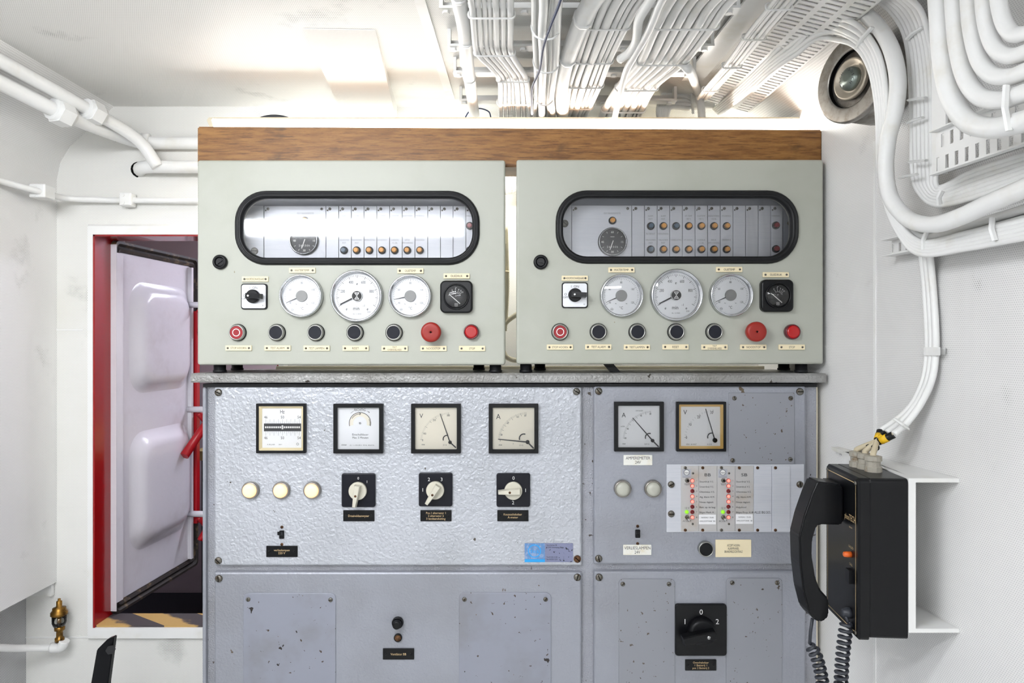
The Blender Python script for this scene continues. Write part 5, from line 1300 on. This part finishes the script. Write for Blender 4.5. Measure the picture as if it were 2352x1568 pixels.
# ---------------------------------------------------------------- slotted trays
def slot_tray(name, label, o, ex, ey, L, Wd, rows, pitch, slot, flange=0.012, th=0.0015, mt='white'):
    """perforated sheet spanned by unit vectors ex (length L) and ey (width Wd), slots as real openings"""
    o, ex, ey = Vector(o), Vector(ex).normalized(), Vector(ey).normalized(); nz = ex.cross(ey)
    mb = MB(); n = int(L/pitch)
    def bx(a0, a1, b0, b1, c0, c1):
        mb.hexa([o+ex*a+ey*b+nz*c for c in (c0, c1) for a, b in ((a0, b0), (a1, b0), (a1, b1), (a0, b1))])
    rw = Wd/rows; m_ = (rw-slot[1])/2
    for r in range(rows):
        b0 = r*rw
        bx(0, L, b0, b0+m_, 0, th); bx(0, L, b0+rw-m_, b0+rw, 0, th)
        off = (pitch/2 if r % 2 else 0)
        bx(0, off+0.001, b0+m_, b0+rw-m_, 0, th)
        for i in range(n+1):
            a0 = off+i*pitch+slot[0]; a1 = min(off+(i+1)*pitch, L)
            if a0 < L and a1 > a0: bx(a0, a1, b0+m_, b0+rw-m_, 0, th)
    bx(0, L, 0, th, 0, flange); bx(0, L, Wd-th, Wd, 0, flange)
    t = thing(name, label, 'cable tray', o)
    obj('tray_sheet', mb, M[mt], t); return t
A0, A1 = ceil(1622, 232, 0.535), ceil(1880, -40, 0.535)
slot_tray('cable_tray', 'white slotted cable tray running along the ceiling towards the horn', A0+Vector((-0.006, 0, 0)), A1-A0, Vector((1, 0, -0.25)), (A1-A0).length, 0.105, 3, 0.0125, (0.0055, 0.026))
B0, B1 = ceil(1590, 185, 0.545), ceil(1745, 0, 0.545)
fb = thing('flat_bar', 'flat white steel bar beside the slotted ceiling tray', 'bar', B0)
d = (B1-B0); sx = Vector((0.022, 0, 0))
obj('bar', MB().hexa([B0-sx, B1-sx, B1+sx, B0+sx, B0-sx+Vector((0, 0, 0.004)), B1-sx+Vector((0, 0, 0.004)), B1+sx+Vector((0, 0, 0.004)), B0+sx+Vector((0, 0, 0.004))]), M['white'], fb)
bundle('white cables tied along the middle of the slotted ceiling tray', 0.515, [(-60, 1812, 1880), (0, 1772, 1830), (70, 1716, 1770), (140, 1668, 1712), (200, 1618, 1654), (225, 1600, 1632)], 5, (15, 85, 150, 205), drop=False)
def wb(label, lines, r, d, ties=(), cat='cables', mt='cable', up=False):
    """bundle on the side wall: lines is a list of pixel polylines, d the stand-off from the wall"""
    t = None
    for i, ln in enumerate(lines):
        dd = d[i] if isinstance(d, (list, tuple)) else d
        raw = [wallpt(u, v, dd if len(x) == 0 else x[0]) for u, v, *x in ln]
        pts = catmull(raw, 7)
        if ln[-1][0] > 2352: pts.append(pts[-1]+Vector((-WRK*0.8, -0.8, 0)))
        if up: pts.insert(0, Vector((pts[0].x, pts[0].y, CZ-0.004)))
        if t is None: t = thing('cable_bundle', label, cat, pts[len(pts)//2])
        rad = r[i] if isinstance(r, (list, tuple)) else r
        obj('cable', MB().tube(pts, rad, 9), M[mt], t)
    for (u0, v0, u1, v1) in ties:
        dd = (d[0] if isinstance(d, (list, tuple)) else d)
        a, b = wallpt(u0, v0, dd+0.012), wallpt(u1, v1, dd+0.012)
        obj('cable_tie', MB().tube([a, (a+b)/2+Vector((-0.003, 0, 0)), b], 0.0042, 6, flat=0.002), M['white'], t)
    return t
# cables leaving the tray, arching over the horn and joining the wall run
arch = []
A_hi = [(1640, 250, 0.13), (1700, 200, 0.15), (1762, 140, 0.155), (1812, 92, 0.145), (1868, 46, 0.135), (1925, 40, 0.115), (1978, 66, 0.10), (2016, 120, 0.095), (2034, 200, 0.09), (2037, 280, 0.085), (2029, 350, 0.08), (2036, 440, 0.075), (2068, 515, 0.065), (2120, 556, 0.055), (2220, 536, 0.05), (2380, 500, 0.05)]
A_lo = [(1652, 262, 0.13), (1712, 216, 0.15), (1776, 160, 0.15), (1828, 122, 0.135), (1876, 92, 0.12), (1922, 90, 0.10), (1964, 110, 0.10), (1996, 152, 0.095), (2012, 222, 0.09), (2018, 300, 0.085), (2018, 360, 0.08), (2030, 450, 0.075), (2062, 530, 0.065), (2112, 582, 0.055), (2220, 570, 0.05), (2380, 540, 0.05)]
for i in range(5):
    t_ = i/4
    arch.append([tuple(a_+(b_-a_)*t_+(random.uniform(-4, 4) if q_ < 2 and 3 <= k_ <= 6 else 0) for q_, (a_, b_) in enumerate(zip(p_, r_))) for k_, (p_, r_) in enumerate(zip(A_hi, A_lo))])
wb('white cables arching from the ceiling tray over the horn and down the wall', arch, 0.0044, 0.09, [(1968, 112, 2004, 62)])
big = [wallpt(u, v, 0.085) for u, v in ((1960, 20), (2005, 48), (2044, 105), (2062, 180), (2056, 255), (2040, 320), (2034, 390), (2046, 455), (2085, 502), (2140, 516), (2200, 500), (2270, 468), (2380, 420))]

cable1('very thick white cable sweeping down beside the horn and along the wall', big, 0.0115, ties=(), tail=Vector((-WRK*0.8, -0.8, 0)))
inner = []
for i in range(7):
    inner.append([(1990+i*14, -14, 0.075), (2040+i*12, 20, 0.07), (2078+i*9, 80, 0.06), (2092+i*9, 180, 0.055), (2094+i*9, 300, 0.05), (2096+i*9, 390, 0.045), (2108+i*7, 436-i*2, 0.045), (2150+i*3, 470-i*7, 0.04), (2240, 452-i*10, 0.04), (2380, 402-i*9, 0.04)])
wb('bank of slim white cables running down the wall inside the thick one', inner, 0.0040, 0.055, [(2084, 90, 2120, 62), (2088, 230, 2126, 224), (2086, 282, 2120, 270), (2090, 372, 2128, 368), (2068, 408, 2106, 400), (2158, 470, 2164, 438)])
low = []
for i in range(3):
    low.append([(2046+i*10, 470, 0.055), (2070+i*8, 520+i*2, 0.05), (2112+i*4, 562-i*8, 0.045), (2180, 566-i*16, 0.04), (2260, 548-i*20, 0.04), (2380, 520-i*24, 0.04)])
wb('lowest white cables on the wall above the phone cables', low, 0.0058, 0.045, [(2122, 572, 2130, 530), (2286, 552, 2280, 500)])
upper = [[(u, v, 0.15) for u, v in ln] for ln in (
    [(2150, -80), (2158, 40), (2166, 140), (2185, 225), (2222, 278), (2275, 294), (2330, 284), (2420, 258)],
    [(2186, -80), (2192, 30), (2200, 110), (2218, 180), (2252, 222), (2300, 230), (2345, 216), (2420, 190)],
    [(2222, -80), (2226, 20), (2234, 85), (2250, 140), (2280, 172), (2320, 176), (2360, 162), (2420, 138)],
    [(2256, -80), (2259, 5), (2266, 60), (2282, 104), (2308, 126), (2340, 126), (2420, 92)],
    [(2290, -80), (2292, -15), (2300, 35), (2316, 68), (2342, 80), (2420, 52)])]
wb('stack of thick white cables curving round in the upper corner nearest the viewer', upper, [0.0118, 0.0100, 0.0092, 0.0088, 0.0085], 0.15, [(2318, 300, 2312, 196)], up=True)
vp0, vp1 = wallpt(2150, 20, 0.075), wallpt(2150, 400, 0.075)
vb_ = thing('upright_plate', 'flat upright white steel plate beside the slim wall cables', 'plate', wallpt(2150, 400, 0.07))
pz = []
for (u, v) in ((2140, 405), (2172, 398), (2172, 10), (2140, 10)): pz.append(wallpt(u, v, 0.07))
obj('plate', MB().hexa([p+Vector((dx, 0, 0)) for dx in (0, 0.003) for p in pz]), M['white'], vb_)
T0, T1 = wallpt(2152, 404, 0.085), wallpt(2400, 296, 0.085)
T1.z = T0.z
slot_tray('cable_tray', 'white slotted tray on the wall above the sweeping cables', T0+Vector((0, 0, 0.0)), Vector((0.112, -1, 0)), Vector((0, 0, 1)), 1.05, 0.060, 2, 0.017, (0.006, 0.018))
L0 = wallpt(2050, 590, 0.012)
slot_tray('cable_tray', 'end of a white slotted tray on the wall under the lowest cables', L0, Vector((0.112, -1, 0)), Vector((0, 0, 1)), 1.1, 0.028, 1, 0.017, (0.006, 0.014), 0.022)
# three cables down to the phone
G0 = [Matrix.Rotation(-ANG, 4, 'Z') @ Vector((-d-0.004, l, Hp+0.024))+Vector((PX, PY, pz0)) for l, d in ((0.058, 0.020), (0.080, 0.022), (0.098, 0.027))]
pcb = thing('cable_bundle', 'three white cables with yellow markers running down to the phone', 'cables', wallpt(2140, 800, 0.01))
for i in range(3):
    e = G0[i]; o = i*9
    pts = [wallpt(2116+o, 570, 0.022), wallpt(2124+o, 650, 0.010), wallpt(2130+o, 740, 0.010), wallpt(2131+o, 810, 0.010), wallpt(2122+o, 872, 0.014), wallpt(2098+o, 925, 0.02), wallpt(2062+o*1.2, 962+i*4, 0.032), wallpt(2022+i*15, 990+i*4, 0.058)]
    top = pts[-1]
    obj('cable', MB().tube(catmull(pts, 6), 0.0052, 9), M['cable'], pcb)
    mid = top.lerp(e, 0.55)
    obj('cable_end', MB().tube(catmull([top, top.lerp(e, 0.5)+Vector((0, 0, 0.002)), e+Vector((0, 0, 0.004)), e], 5), 0.0045, 9), M['beige'], pcb)
    obj('sleeve', MB().tube([top, top.lerp(e, 0.42)], 0.0058, 9), M['black'], pcb)
    obj('marker', MB().tube([top.lerp(e, 0.16), top.lerp(e, 0.34)], 0.0064, 9), M['yellow'], pcb)
    obj('black_band', MB().tube([top.lerp(e, 0.62), top.lerp(e, 0.70)], 0.0056, 9), M['black'], pcb)
cp_ = wallpt(2141, 806, 0.012)
obj('cable_clip', MB().hexa([wallpt(u, v, d_) for d_ in (0.0005, 0.018) for u, v in ((2122, 816), (2160, 816), (2160, 797), (2122, 797))]).hexa([wallpt(u, v, d_) for d_ in (0.0005, 0.004) for u, v in ((2158, 814), (2172, 814), (2172, 799), (2158, 799))]), M['white'], pcb)
obj('cable_tie', MB().tube([wallpt(2056, 962, 0.045), wallpt(2076, 976, 0.045), wallpt(2086, 984, 0.035)], 0.004, 6, flat=0.002), M['white'], pcb)
